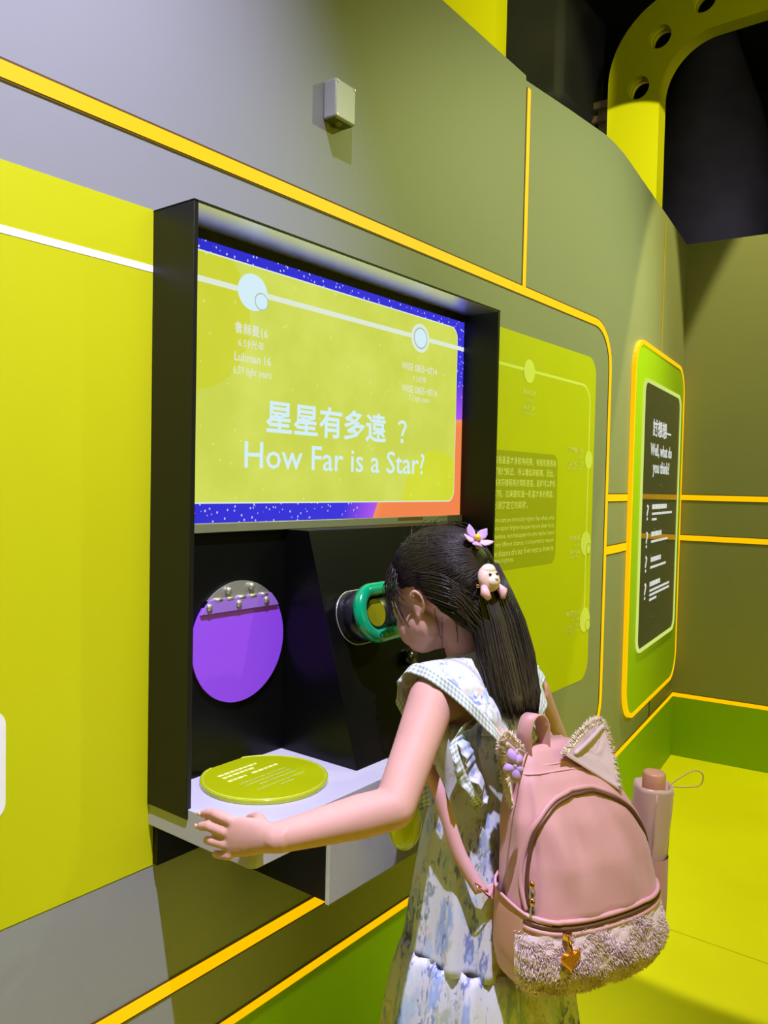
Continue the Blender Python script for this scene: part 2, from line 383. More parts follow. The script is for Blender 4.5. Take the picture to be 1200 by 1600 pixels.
# text as flat print --------------------------------------------------------
def frame_at(o, x, n):
    """matrix whose local x runs along x and whose local z is the outward normal n, y = up"""
    x = V(x).normalized(); n = V(n).normalized(); y = n.cross(x)
    return Matrix(((x.x, y.x, n.x, o[0]), (x.y, y.y, n.y, o[1]), (x.z, y.z, n.z, o[2]), (0, 0, 0, 1)))
def text(name, body, m, F, box, parent, weight=0.0, keep=False, align='LEFT', spacing=1.0, line=1.0, split=False):
    """lettering fitted into box (x0, x1, y0, y1) of frame F"""
    c = bpy.data.curves.new('t', 'FONT'); c.body = body; c.resolution_u = 2; c.offset = weight
    c.align_x = align; c.space_character = spacing; c.space_line = line
    t = bpy.data.objects.new('t', c); col.objects.link(t)
    dg = bpy.context.evaluated_depsgraph_get(); me = bpy.data.meshes.new_from_object(t.evaluated_get(dg))
    bpy.data.objects.remove(t); bpy.data.curves.remove(c)
    xs = [v.co.x for v in me.vertices]; ys = [v.co.y for v in me.vertices]
    if not xs: return None
    x0, x1, y0, y1 = box
    sx = (x1-x0)/(max(xs)-min(xs)); sy = (y1-y0)/(max(ys)-min(ys))
    ax, ay = min(xs), min(ys)
    for v in me.vertices:
        v.co = F @ V((x0+(v.co.x-ax)*sx, y0+(v.co.y-ay)*sy, 0.0))
    if split:
        # one object per character: islands sorted into the character cells
        ends = []
        for i in range(len(body)):
            c = bpy.data.curves.new('t', 'FONT'); c.body = body[:i+1]; c.offset = weight; c.align_x = align; c.resolution_u = 1
            t = bpy.data.objects.new('t', c); col.objects.link(t); dg = bpy.context.evaluated_depsgraph_get()
            m2 = bpy.data.meshes.new_from_object(t.evaluated_get(dg)); ends.append(max(v.co.x for v in m2.vertices))
            bpy.data.objects.remove(t); bpy.data.curves.remove(c); bpy.data.meshes.remove(m2)
        ends = [x0+(e-ax)*sx for e in ends]
        par = list(range(len(me.vertices)))
        def find(a):
            while par[a] != a: par[a] = par[par[a]]; a = par[a]
            return a
        for e in me.edges: par[find(e.vertices[0])] = find(e.vertices[1])
        Fi = F.inverted(); isl = {}
        for v in me.vertices: isl.setdefault(find(v.index), []).append((Fi @ v.co).x)
        cell = {k: next((i for i, e in enumerate(ends) if (min(xs_)+max(xs_))/2 <= e+1e-6), len(body)-1) for k, xs_ in isl.items()}
        for i, chx in enumerate(body):
            fs_ = [p_ for p_ in me.polygons if cell[find(p_.vertices[0])] == i]
            if not fs_: continue
            g = G(); mp = {}
            for p_ in fs_:
                for vi in p_.vertices:
                    if vi not in mp: mp[vi] = len(g.v); g.v.append(me.vertices[vi].co.copy())
                g.f.append(tuple(mp[vi] for vi in p_.vertices))
            m3 = bpy.data.meshes.new(name); m3.from_pydata([tuple(q) for q in g.v], [], g.f); m3.materials.append(m)
            o = bpy.data.objects.new(name, m3); col.objects.link(o); put(o, parent)
        bpy.data.meshes.remove(me); return None
    me.materials.clear(); me.materials.append(m); me.name = name
    o = bpy.data.objects.new(name, me); col.objects.link(o); put(o, parent); return o
def marks(name, rows, m, F, parent, h=0.004):
    """lines of print too small to read: rows of short word-length dashes"""
    g = G(); rnd = random.Random(len(rows)*13+int(rows[0][0]*1000))
    for (x0, x1, y) in rows:
        x = x0
        while x < x1:
            wl = min(rnd.uniform(0.6, 2.4)*h, x1-x)
            q = [(x, y), (x+wl, y), (x+wl, y+h), (x, y+h)]
            g.prism([F @ V((a, b, 0)) for a, b in q], [F @ V((a, b, 0.0003)) for a, b in q]); x += wl+h*0.35
    o = obj(name, g, m, parent); o['kind'] = 'stuff'; return o

# ------------------------------------------------------------------ exhibit wall (bends back slightly beyond the kiosk)
TH = 0.1254
def wall_pt(s, z, off=0.0):
    """point of the wall surface at running length s; off is the distance in front of it"""
    s0, s1 = 2.36, 2.58; R = (s1-s0)/TH
    if s <= s0: return V((s, -off, z))
    a = min((s-s0)/R, TH)
    x = s0+R*math.sin(a); y = R*(1-math.cos(a))
    if s > s1: x += (s-s1)*math.cos(TH); y += (s-s1)*math.sin(TH)
    return V((x+off*math.sin(a), y-off*math.cos(a), z))
def densify(pts, step=0.05):
    out = []
    for a, b in zip(pts, pts[1:]):
        k = max(1, int(math.hypot(b[0]-a[0], b[1]-a[1])/step))
        out += [(lerp(a[0], b[0], i/k), lerp(a[1], b[1], i/k)) for i in range(k)]
    return out+[pts[-1]]
def wall_strip(pts, width, off, th, closed=False, P=wall_pt):
    pts = densify(pts); m = len(pts); g = G(); rings = []
    for k in range(m):
        if closed: a, b = pts[k-1], pts[(k+1) % m]
        else: a, b = pts[max(k-1, 0)], pts[min(k+1, m-1)]
        tx, tz = b[0]-a[0], b[1]-a[1]; l = math.hypot(tx, tz) or 1
        nx, nz = -tz/l*width/2, tx/l*width/2
        s, z = pts[k]
        rings.append([P(s-nx, z-nz, off), P(s+nx, z+nz, off), P(s+nx, z+nz, off+th), P(s-nx, z-nz, off+th)])
    return g.loft(rings)
def arc(cx, cz, r, a0, a1, n=10):
    return [(cx+r*math.cos(math.radians(lerp(a0, a1, i/n))), cz+r*math.sin(math.radians(lerp(a0, a1, i/n)))) for i in range(n+1)]
def rrect(x0, x1, z0, z1, r, n=8):
    return arc(x1-r, z1-r, r, 90, 0, n)+arc(x1-r, z0+r, r, 0, -90, n)+arc(x0+r, z0+r, r, -90, -180, n)+arc(x0+r, z1-r, r, 180, 90, n)
def wall_plate(pts, off, th, P=wall_pt):
    return G().prism([P(s, z, off) for s, z in pts], [P(s, z, off+th) for s, z in pts])
def disc_pts(cx, cz, rx, rz, n=28): return [(cx+rx*math.cos(2*math.pi*i/n), cz+rz*math.sin(2*math.pi*i/n)) for i in range(n)]

g = G()
def top_z(s): return 2.222-0.012*max(0, s-1.4) if s < 1.847 else min(2.248, 2.205+(s-1.847)*0.09)
ss = [-1.6, 0, 1.0, 1.4, 1.84, 1.8465, 1.8475, 1.9, 2.1, 2.36]+[2.36+0.22*i/8 for i in range(1, 9)]+[2.8, 3.2, 3.63]
rings = []
for s in ss: rings.append([wall_pt(s, 0.0), wall_pt(s, top_z(s)), wall_pt(s, top_z(s), -0.06), wall_pt(s, 0.0, -0.06)])
g.loft(rings)
wall = tag(obj('wall_left', g, M['wall']), 'long grey exhibit wall that bends back past the kiosk', kind='structure')
# green base below the lowest amber strip
obj('base_panel', wall_strip([(-1.6, 0.133), (3.63, 0.133)], 0.262, 0.0, 0.003), M['green_base'], wall)
# printed lime field, with the kiosk over it
obj('lime_panel', wall_plate(rrect(-1.55, 2.335, 0.598, 1.571, 0.055), 0.0, 0.0008), M['lime'], wall)
# amber light strips and the brown groove lip painted as recess shade around each
def amber(pts, wd, closed=False, em_='amber', lip=True):
    o = obj('light_strip', wall_strip(pts, wd, 0.0, 0.002, closed), M[em_], wall)
    if lip: obj('groove_shade', wall_strip(pts, wd+0.007, 0.0, 0.0012, closed), M['groove_shade'], wall)
    return o
RR = 0.13
loop = [(-1.6, 1.681)]+arc(2.449-RR, 1.681-RR, RR, 90, 0)+[(2.449, 0.80), (2.449, 0.392+RR)]+arc(2.449-RR, 0.392+RR, RR, 0, -90)+[(-1.6, 0.392)]
amber(loop, 0.021)
amber([(-1.6, 0.272), (3.63, 0.272)], 0.016)
amber([(1.863, 2.19), (1.863, 1.692)], 0.017)
amber([(2.461, 1.150), (2.700, 1.150)], 0.022)
amber([(2.461, 0.982), (2.700, 0.982)], 0.026)
amber([(3.16, 2.22), (3.16, 1.70)], 0.010, em_='amber_dim', lip=False)
amber([(3.15, 0.36), (3.15, 0.282)], 0.010, em_='groove_shade', lip=False)
# printed route line with its star dots
obj('route_line', wall_strip([(-1.55, 1.486), (0.76, 1.486)], 0.010, 0.0008, 0.0004), M['print_white'], wall)
obj('route_line', wall_strip([(1.56, 1.483), (2.24, 1.483)]+arc(2.240, 1.428, 0.055, 90, 0)[1:]+[(2.297, 0.785)], 0.008, 0.0008, 0.0004), M['lime_pale'], wall)
FW = frame_at((0, -0.0016, 0), (1, 0, 0), (0, -1, 0))
for cx, cz, rx, small in ((1.904, 1.481, 0.031, 0), (2.297, 1.264, 0.027, 0), (2.293, 1.013, 0.036, 1), (2.303, 0.780, 0.037, 1)):
    d = obj('star_dot', wall_plate(disc_pts(cx, cz, rx, rx), 0.0012, 0.0004), M['lime_pale'], wall)
    if small:
        obj('small_star_rim', wall_plate(disc_pts(cx+0.022, cz-0.018, 0.0175, 0.0175), 0.0016, 0.0002), M['lime_dark'], d)
        obj('small_star', wall_plate(disc_pts(cx+0.022, cz-0.018, 0.015, 0.015), 0.0018, 0.0002), M['lime_pale'], d)
box_ = obj('text_box', wall_plate(rrect(1.66, 2.088, 0.967, 1.270, 0.03), 0.0008, 0.0004), M['lime_dark'], wall)
zh = ["有些星星本身較為明亮，有些則是因為", "離我們較近，所以看起來較亮。因此，", "看來同樣明亮的兩顆星星，距離可以截然", "不同。如果要知道一顆星本身的亮度，", "必須確定它的距離。"]
for i, t in enumerate(zh):
    z1 = 1.2555-i*0.0283; x1 = (2.076, 2.066, 2.076, 2.066, 1.915)[i]
    text('chinese_lettering', t, M['print_cream'], FW, (1.732, x1, z1-0.020, z1), box_, 0.014)
en = ["Some stars are intrinsically brighter than others, while", "some appear brighter because they are closer to us.", "Therefore, stars that appear the same may be located",
      "at very different distances. It is important to measure", "the distance of a star if we want to know its", "intrinsic brightness."]
for i, t in enumerate(en):
    z1 = 1.102-i*0.0205
    text('english_lettering', t, M['print_cream'], FW, (1.733, 2.074 if i < 5 else 1.845, z1-0.0165, z1), box_, 0.012)
def label4(x0, x1, ztop, lines, al):
    dz = (0.0, 0.0235, 0.041, 0.0585); hh = (0.015, 0.010, 0.013, 0.011)
    for k, t in enumerate(lines):
        wk = (1.0, 0.55, 0.95, 1.0)[k]*(x1-x0)
        a, b = ((x1-wk, x1) if al == 'R' else ((x0+x1-wk)/2, (x0+x1+wk)/2))
        text('star_lettering', t, M['print_cream'] if k in (0, 2) else M['lime_pale'], FW, (a, b, ztop-dz[k]-hh[k], ztop-dz[k]), wall, 0.014)
label4(1.868, 1.940, 1.434, ('沃夫359', '7.9光年', 'Wolf 359', '7.9 light years'), 'C')
label4(2.155, 2.255, 1.298, ('拉蘭德21185', '8.3光年', 'Lalande 21185', '8.3 light years'), 'R')
label4(2.175, 2.252, 1.040, ('天狼星', '8.6光年', 'Sirius', '8.6 light years'), 'R')
label4(2.170, 2.262, 0.818, ('魯坦726-8', '8.7光年', 'Luyten 726-8', '8.7 light years'), 'R')
obj('white_patch', wall_plate(rrect(0.30, 0.515, 0.742, 0.883, 0.02), 0.0008, 0.0006), M['print_white'], wall)
# ------------------------------------------------------------------ far wall, floor, dark hall
cr = wall_pt(3.62, 0); dirn = V((0.0947, -0.9955, 0)); nrm = V((-0.9955, -0.0947, 0))
def far_pt(u, z, off=0.0): return V((cr.x, cr.y, z))+dirn*u+nrm*off
g = G(); g.prism([far_pt(u, 0, o) for u, o in ((-0.05, 0), (2.6, 0), (2.6, -0.06), (-0.05, -0.06))], [far_pt(u, 2.25, o) for u, o in ((-0.05, 0), (2.6, 0), (2.6, -0.06), (-0.05, -0.06))])
fwall = tag(obj('wall_right', g, M['wall']), 'grey end wall with amber strips and green base', kind='structure')
def fstrip(z, wd, m, off=0.0, th=0.002): return obj('light_strip' if m == 'amber' else ('groove_shade' if m == 'groove_shade' else 'base_panel'), wall_strip([(0, z), (2.6, z)], wd, off, th, P=far_pt), M[m], fwall)
for z, wd in ((1.147, 0.023), (0.970, 0.023), (0.272, 0.017)):
    fstrip(z, wd, 'amber'); fstrip(z, wd+0.006, 'groove_shade', 0, 0.0012)
fstrip(0.132, 0.262, 'green_base', 0, 0.003)
floor = tag(obj('floor', G().box((-2.2, -3.4, -0.05), (7.6, 3.4, 0)), M['floor']), 'glossy yellow hall floor', kind='structure')
for x in (0.30, 2.165, 4.03): obj('floor_seam', G().box((x, -3.3, 0), (x+0.004, 0.0, 0.0006)), M['floor_joint'], floor)
tag(obj('ceiling', G().box((-2.2, -3.4, 4.6), (7.6, 3.4, 4.7)), M['dark']), 'black hall ceiling', kind='structure')
tag(obj('wall_far', G().box((7.5, -3.4, 0), (7.6, 3.4, 4.6)), M['dark']), 'black far hall wall', kind='structure')
tag(obj('wall_back', G().box((-2.2, -3.4, 0), (-2.1, 3.4, 4.6)), M['dark2']), 'dark hall wall behind the viewer', kind='structure')
tag(obj('wall_opposite', G().box((-2.2, -3.4, 0), (7.6, -3.3, 4.6)), M['lime_dark']), 'lime hall wall behind the viewer', kind='structure')
tag(obj('wall_behind', G().box((-2.2, 3.3, 0), (7.6, 3.4, 4.6)), M['dark']), 'black hall wall behind the exhibit wall', kind='structure')
# yellow perforated arches behind the wall
def arch(name, X, yl, yi, zo, zi, yr, ro, ri, holes, hr, label, th=0.10):
    root = empty(name, (X, yl, 0), label, 'arch')
    outer = [(yl, 0.0)]+[(yl-ro+ro*math.cos(math.radians(a)), zo-ro+ro*math.sin(math.radians(a))) for a in range(0, 91, 6)]
    outer += [(yr+ro-ro*math.sin(math.radians(a)), zo-ro+ro*math.cos(math.radians(a))) for a in range(0, 91, 6)]+[(yr, 0.0)]
    wy = yl-yi
    inner = [(yi, 0.0)]+[(yi-ri+ri*math.cos(math.radians(a)), zi-ri+ri*math.sin(math.radians(a))) for a in range(0, 91, 6)]
    inner += [(yr+wy+ri-ri*math.sin(math.radians(a)), zi-ri+ri*math.cos(math.radians(a))) for a in range(0, 91, 6)]+[(yr+wy, 0.0)]
    g = G(); n = len(outer)
    rings = [[V((X, *outer[i])), V((X, *inner[i])), V((X+th, *inner[i])), V((X+th, *outer[i]))] for i in range(n)]
    g.loft(rings)
    o = obj('arch_plate', g, M['arch'], root)
    cut = G()
    for (y, z) in holes: cut.tube([(X-0.05, y, z), (X+th+0.05, y, z)], hr, 24)
    if holes:
        co = obj('cutter_tmp', cut, M['dark']); b = o.modifiers.new('holes', 'BOOLEAN'); b.object = co; b.operation = 'DIFFERENCE'; b.solver = 'EXACT'
        dg = bpy.context.evaluated_depsgraph_get(); me = bpy.data.meshes.new_from_object(o.evaluated_get(dg)); o.modifiers.clear(); o.data = me
        bpy.data.objects.remove(co)
        for (y, z) in holes:
            obj('hole_rim', G().tube([V((X+th/2, y+hr*1.0*math.cos(a), z+hr*1.0*math.sin(a))) for a in [2*math.pi*i/24 for i in range(24)]], 0.006, 6, closed=True), M['arch'], root, True)
    return root
arch('perforated_arch', 4.4, 0.863, 0.570, 3.86, 3.588, -1.55, 0.42, 0.28, [(0.690, 3.386), (0.578, 3.627), (0.350, 3.742), (0.075, 3.742), (-0.2, 3.742), (-0.475, 3.742)], 0.062,
     'yellow arch with round holes, curving over the dark hall')
arch('yellow_arch', 3.2, 1.32, 0.894, 4.4, 4.0, -1.9, 0.5, 0.3, [], 0.05, 'yellow upright of a plain arch above the wall left of the perforated arch')
# dark things in the hall
root = empty('dark_column', (5.9, 0.75, 0), 'dark blue-grey round column seen under the yellow arch', 'column')
g = G(); rings = []
for z, r in ((0, 0.50), (2.6, 0.50), (3.0, 0.49), (3.4, 0.44), (3.8, 0.34), (4.2, 0.2), (4.58, 0.1)):
    rings.append([V((5.9+r*math.cos(2*math.pi*i/40), 0.75+r*math.sin(2*math.pi*i/40), z)) for i in range(40)])
obj('shaft', g.loft(rings), M['drape'], root, True)
obj('base_collar', G().tube([(5.9, 0.75, 0.0), (5.9, 0.75, 0.08)], 0.54, 40), M['dark2'], root)
root = empty('ceiling_box', (4.9, 1.95, 3.45), 'large dark box hanging from the ceiling between the yellow arches', 'box')
obj('housing', G().box((4.7, 1.30, 3.62), (5.4, 2.3, 4.4)), M['dark2'], root, bevel=0.05)
obj('hanger', G().tube([(5.0, 1.8, 4.4), (5.0, 1.8, 4.6)], 0.015, 8), M['steel_dark'], root); obj('hanger', G().tube([(5.2, 1.6, 4.4), (5.2, 1.6, 4.6)], 0.015, 8), M['steel_dark'], root)
root = empty('steel_truss', (5.2, 1.3, 0), 'dim brown slatted steel frame beside the perforated arch', 'truss')
obj('post', G().box((5.28, 1.24, 0), (5.34, 1.30, 3.75)), M['beam'], root)
for k in range(4): obj('slat', G().box((5.2, 1.05, 3.46+k*0.09), (5.24, 1.62, 3.50+k*0.09)), M['beam'], root)
root = empty('spotlight', (5.6, -0.02, 2.60), 'small dark lamp housing at the right edge above the end wall', 'lamp')
obj('lamp_housing', G().tube([(5.6, 0.10, 2.78), (5.5, -0.1, 2.70), (5.45, -0.2, 2.68)], [0.07, 0.09, 0.09], 20), M['dark2'], root, True)
obj('lamp_yoke', G().tube([(5.55, 0.0, 2.72), (5.6, 0.0, 3.1), (5.6, 0.0, 4.6)], 0.014, 8), M['dark2'], root)

# ------------------------------------------------------------------ wall sensor
root = empty('wall_sensor', (1.12, 0, 1.866), 'small pale box sensor on the grey wall above the kiosk', 'sensor')
obj('housing', G().box((1.093, -0.030, 1.833), (1.148, 0.0, 1.900)), M['sensor'], root, bevel=0.0025)
obj('underside', G().box((1.096, -0.027, 1.8315), (1.145, -0.002, 1.8335)), M['sensor_dark'], root)
obj('lens', G().sphere((1.118, -0.014, 1.832), (0.009, 0.008, 0.006), 14, 8), M['lens'], root, True)
for x, z in ((1.097, 1.896), (1.144, 1.896), (1.097, 1.837)): obj('screw', G().tube([(x, -0.0295, z), (x, -0.0312, z)], 0.0022, 8), M['steel_dark'], root)

# ------------------------------------------------------------------ kiosk
kiosk = empty('exhibit_kiosk', (1.16, 0, 0.55), 'black wall kiosk with a lit star screen, white shelf and green viewer', 'kiosk')
xl, xr, yf, zt, zb = 0.731, 1.586, -0.0925, 1.570, 0.695
obj('side_panel', G().box((xl, yf, zb), (xl+0.008, -0.0005, zt)), M['black_side'], kiosk, bevel=0.0008)
obj('side_panel', G().box((xr-0.008, yf, zb+0.015), (xr, -0.0005, zt)), M['black_side'], kiosk, bevel=0.0008)
obj('top_panel', G().box((xl, yf, zt-0.002), (xr, -0.0005, zt+0.0005)), M['black_side'], kiosk)
obj('soffit', G().box((xl+0.008, yf+0.0015, zt-0.0032), (xr-0.008, -0.001, zt-0.002)), M['soffit'], kiosk)
obj('back_panel', G().box((xl+0.008, -0.003, 0.70), (xr-0.008, -0.0008, 1.100)), M['black'], kiosk)
obj('upper_rail', G().box((xl+0.008, -0.006, 1.551), (xr-0.008, -0.0008, 1.567)), M['black_side'], kiosk)
obj('bezel', G().box((xl+0.008, -0.011, 1.097), (xr-0.008, -0.0008, 1.112)), M['bezel'], kiosk, bevel=0.001)
obj('bezel_joint', G().box((1.330, -0.0112, 1.104), (1.42, -0.0108, 1.111)), M['groove_shade'], kiosk)
for x, z in ((0.7325, 1.10), (0.7325, 1.02)): pass
# screen
screen = obj('screen', G().box((0.739, -0.004, 1.112), (1.578, -0.001, 1.551)), M['starfield'], kiosk)
FS = frame_at((0, -0.0066, 0), (1, 0, 0), (0, -1, 0))
def splate(pts, off, th=0.0004): return G().prism([V((s, -off, z)) for s, z in pts], [V((s, -off-th, z)) for s, z in pts])
rc = rrect(0.70, 1.548, 1.145, 1.532, 0.024); rc = [(max(0.742, a), b) for a, b in rc]
rim = rrect(0.70, 1.5505, 1.1425, 1.5345, 0.0255); rim = [(max(0.741, a), b) for a, b in rim]
obj('card_rim', splate(rim, 0.0041), M['scr_line'], screen)
obj('card', splate(rc, 0.0046), M['card'], screen)
obj('route_line', splate([(0.742, 1.4855), (1.576, 1.4855), (1.576, 1.4945), (0.742, 1.4945)], 0.0052), M['scr_line'], screen)
big = obj('star_dot', splate(disc_pts(0.924, 1.490, 0.033, 0.030), 0.0057), M['scr_white'], screen)
obj('small_star_rim', splate(disc_pts(0.943, 1.478, 0.0155, 0.0145), 0.0062, 0.0002), M['scr_ring'], screen)
obj('small_star', splate(disc_pts(0.943, 1.478, 0.0135, 0.0125), 0.0065, 0.0002), M['scr_white'], screen)
obj('star_ring', splate(disc_pts(1.403, 1.489, 0.033, 0.030), 0.0057), M['scr_line'], screen)
obj('star_ring', splate(disc_pts(1.403, 1.489, 0.0245, 0.0225), 0.0062, 0.0002), M['scr_ring'], screen)
obj('star_dot', splate(disc_pts(1.403, 1.489, 0.0215, 0.0195), 0.0065, 0.0002), M['scr_white'], screen)
W_ = M['scr_white']; T2 = M['scr_text2']
text('letter', '星星有多遠', W_, FS, (0.957, 1.290, 1.261, 1.319), screen, 0.022, split=True)
text('letter', '？', W_, FS, (1.329, 1.360, 1.264, 1.312), screen, 0.014)
text('letter', 'How Far is a Star?', W_, FS, (0.910, 1.427, 1.201, 1.246), screen, 0.006, split=True)
text('star_lettering', '魯赫曼16', T2, FS, (0.885, 0.958, 1.418, 1.437), screen, 0.012)
text('star_lettering', '6.59光年', T2, FS, (0.893, 0.951, 1.397, 1.412), screen, 0.004)
text('star_lettering', 'Luhman 16', T2, FS, (0.885, 0.966, 1.374, 1.389), screen, 0.012)
text('star_lettering', '6.59 light years', T2, FS, (0.883, 0.968, 1.349, 1.366), screen, 0.004)
text('star_lettering', 'WISE 0855−0714', T2, FS, (1.338, 1.467, 1.417, 1.432), screen, 0.008)
text('star_lettering', '7.2光年', T2, FS, (1.377, 1.428, 1.396, 1.409), screen, 0.002)
text('star_lettering', 'WISE 0855−0714', T2, FS, (1.340, 1.469, 1.371, 1.386), screen, 0.008)
text('star_lettering', '7.2 light years', T2, FS, (1.366, 1.441, 1.352, 1.367), screen, 0.002)
# shelf with a rounded corner
def rcorner(z):
    r = 0.012; x0, x1, y0, y1 = 0.7335, 1.584, -0.227, -0.0005
    return [V((x1, y1, z)), V((x0, y1, z))]+[V((x0+r-r*math.cos(math.radians(a)), y0+r-r*math.sin(math.radians(a)), z)) for a in range(0, 91, 15)]+[V((x1-r+r*math.sin(math.radians(a)), y0+r-r*math.cos(math.radians(a)), z)) for a in range(0, 91, 15)]
obj('shelf', G().prism(rcorner(0.6625), rcorner(0.7095)), M['white_laminate'], kiosk, bevel=0.0012)
obj('backing_plate', G().box((0.742, -0.012, 0.600), (0.90, -0.0008, 0.662)), M['black'], kiosk)
sb = obj('support_box', G().box((0.893, -0.219, 0.553), (1.584, -0.001, 0.662)), M['black'], kiosk)
obj('front_plate', G().box((0.889, -0.226, 0.5525), (1.584, -0.219, 0.662)), M['grey_laminate'], sb, bevel=0.0008)
obj('plate_edge', G().box((0.8885, -0.2262, 0.5525), (0.8895, -0.2195, 0.662)), M['edge_white'], sb)
# viewing box with the sloping front
def fy(z): return lerp(-0.176, -0.060, (z-0.7095)/(1.097-0.7095))
xa, xb = 1.010, 1.50
vb = obj('viewing_box', G().prism([V((xa, -0.003, 0.7095)), V((xa, fy(0.7095), 0.7095)), V((xa, fy(1.097), 1.097)), V((xa, -0.003, 1.097))],
    [V((xb, -0.003, 0.7095)), V((xb, fy(0.7095), 0.7095)), V((xb, fy(1.097), 1.097)), V((xb, -0.003, 1.097))]), M['black'], kiosk, bevel=0.0006)
nE = V((0, -0.958, 0.287)).normalized(); tE = V((0, 0.287, 0.958)).normalized(); xE = V((1, 0, 0))
cE = V((1.104, fy(0.945), 0.945))
def oval(c, hx, r, k=28):
    out = []
    for i in range(k):
        a = 2*math.pi*i/k; x = math.cos(a)*r+(hx if math.cos(a) > 0 else -hx); out.append(c+xE*x+tE*(math.sin(a)*r))
    return out
tube_ = obj('eyepiece_tube', G().loft([oval(cE-nE*0.002, 0.022, 0.047), oval(cE+nE*0.046, 0.022, 0.045)]), M['tube_black'], vb, True)
obj('tube_collar', G().tube(oval(cE+nE*0.001, 0.022, 0.0475), 0.0011, 6, closed=True), M['steel'], vb, True)
obj('eyepiece_ring', G().tube(oval(cE+nE*0.050, 0.024, 0.0405), 0.0118, 12, closed=True), M['ring_green'], vb, True)
obj('lens', G().loft([oval(cE+nE*0.0462-xE*0.018, 0.0, 0.024), oval(cE+nE*0.0475-xE*0.018, 0.0, 0.024)]), M['lens'], vb)
obj('knob', G().tube([V((1.20, fy(0.86), 0.86)), V((1.20, fy(0.86), 0.86))+nE*0.02], [0.016, 0.014], 18), M['black_gloss'], vb, True)
# hinged purple flap on the back panel
FB = lambda x, y, z: V((x, y, z))
cP = (0.905, 0.9155); rP = 0.100
def chord(z0, z1, off0, off1, r=rP, k=24):
    pts = []
    for i in range(k+1):
        a0, a1 = math.asin(max(-1, (z0-cP[1])/r)), math.asin(min(1, (z1-cP[1])/r)); z = cP[1]+r*math.sin(lerp(a0, a1, i/k)); h = math.sqrt(max(0, r*r-(z-cP[1])**2)); pts.append((h, z))
    poly = [(cP[0]+h, z) for h, z in pts]+[(cP[0]-h, z) for h, z in reversed(pts)]
    return G().prism([V((x, -off0, z)) for x, z in poly], [V((x, -off1, z)) for x, z in poly])
flap = obj('purple_flap', chord(cP[1]-rP, 0.978, 0.004, 0.008), M['purple'], kiosk)
obj('clear_strip', chord(0.968, 0.990, 0.0085, 0.0115, rP*1.0), M['purple_clear'], flap, bevel=0.0006)
hp = obj('hinge_plate', chord(0.988, cP[1]+rP, 0.004, 0.008), M['steel'], flap)
for k in range(5): obj('hinge_knuckle', G().tube([(0.848+k*0.025, -0.010, 0.989), (0.863+k*0.025, -0.010, 0.989)], 0.0028, 8), M['steel'], flap, True)
for x, z in ((0.876, 1.002), (0.926, 1.005), (0.836, 0.979), (0.898, 0.979), (0.960, 0.979)):
    obj('screw', G().tube([(x, -0.008, z), (x, -0.0135, z), (x, -0.0150, z)], [0.0062, 0.0058, 0.003], 12), M['steel'], flap, True)
# lime disc lying on the shelf
dc = (0.884, -0.092)
disc = obj('lime_disc', G().tube([(dc[0], dc[1], 0.7096), (dc[0], dc[1], 0.7165)], 0.100, 56), M['disc'], kiosk, bevel=0.001)
obj('disc_rim', G().tube([(dc[0]+0.0955*math.cos(2*math.pi*i/56), dc[1]+0.0955*math.sin(2*math.pi*i/56), 0.7165) for i in range(56)], 0.0011, 6, closed=True), M['disc_edge'], disc, True)
FD = frame_at((dc[0], dc[1], 0.7168), (1, 0, 0), (0, 0, 1))
marks('small_print', [(-0.052, 0.03, 0.048), (-0.052, 0.014, 0.036), (-0.055, -0.018, 0.020), (-0.006, 0.05, 0.020)], M['lime_pale'], FD, disc, 0.0055)
marks('small_print', [(-0.052, 0.048, 0.000), (-0.05, 0.05, -0.011), (-0.03, 0.052, -0.022), (-0.048, 0.056, -0.036), (-0.010, 0.02, -0.047)], M['disc_edge'], FD, disc, 0.0035)

# ------------------------------------------------------------------ second screen on the bent part of the wall
info = empty('info_screen', tuple(wall_pt(3.14, 0.36)), 'dark question screen in a rounded green surround with amber outline', 'screen')
obj('surround', wall_plate(rrect(2.715, 3.585, 0.375, 1.692, 0.11), 0.0, 0.012), M['lime_green'], info)
ol = rrect(2.710, 3.590, 0.370, 1.697, 0.115); ol = ol+[ol[0]]
obj('light_strip', wall_strip(ol, 0.015, 0.0, 0.014), M['amber'], info)
fr = rrect(2.838, 3.505, 0.590, 1.572, 0.05); fr = fr+[fr[0]]
obj('lit_frame', wall_strip(fr, 0.013, 0.012, 0.006), em('lit_frame', (0.80, 0.95, 0.22), 0.8), info)
glass = obj('display', wall_plate(rrect(2.845, 3.498, 0.597, 1.565, 0.045), 0.012, 0.003), M['dark_screen'], info)
o0 = wall_pt(2.6, 0, 0.0158); FI = frame_at(o0, (math.cos(TH), math.sin(TH), 0), (math.sin(TH), -math.cos(TH), 0))
PW = M['panel_white']
text('letter', '試想想—', PW, FI, (0.392, 0.725, 1.378, 1.444), glass, 0.02, split=True)
text('letter', 'Well, what do', PW, FI, (0.362, 0.750, 1.298, 1.352), glass, 0.02, split=True)
text('letter', 'you think?', PW, FI, (0.408, 0.708, 1.226, 1.288), glass, 0.02, split=True)
for z0, z1 in ((1.065, 1.124), (0.962, 1.024), (0.872, 0.934), (0.770, 0.834)):
    text('question_mark', '?', PW, FI, (0.330, 0.362, z0, z1), glass, 0.01)
marks('question_lines', [(0.42, 0.68, 1.105), (0.42, 0.60, 1.002), (0.425, 0.60, 0.905), (0.42, 0.60, 0.812)], PW, FI, glass, 0.018)
marks('question_lines', [(0.42, 0.79, 1.083), (0.42, 0.50, 1.062), (0.42, 0.72, 0.978), (0.42, 0.70, 0.880), (0.42, 0.78, 0.792), (0.42, 0.78, 0.775), (0.42, 0.54, 0.757)], PW, FI, glass, 0.009)
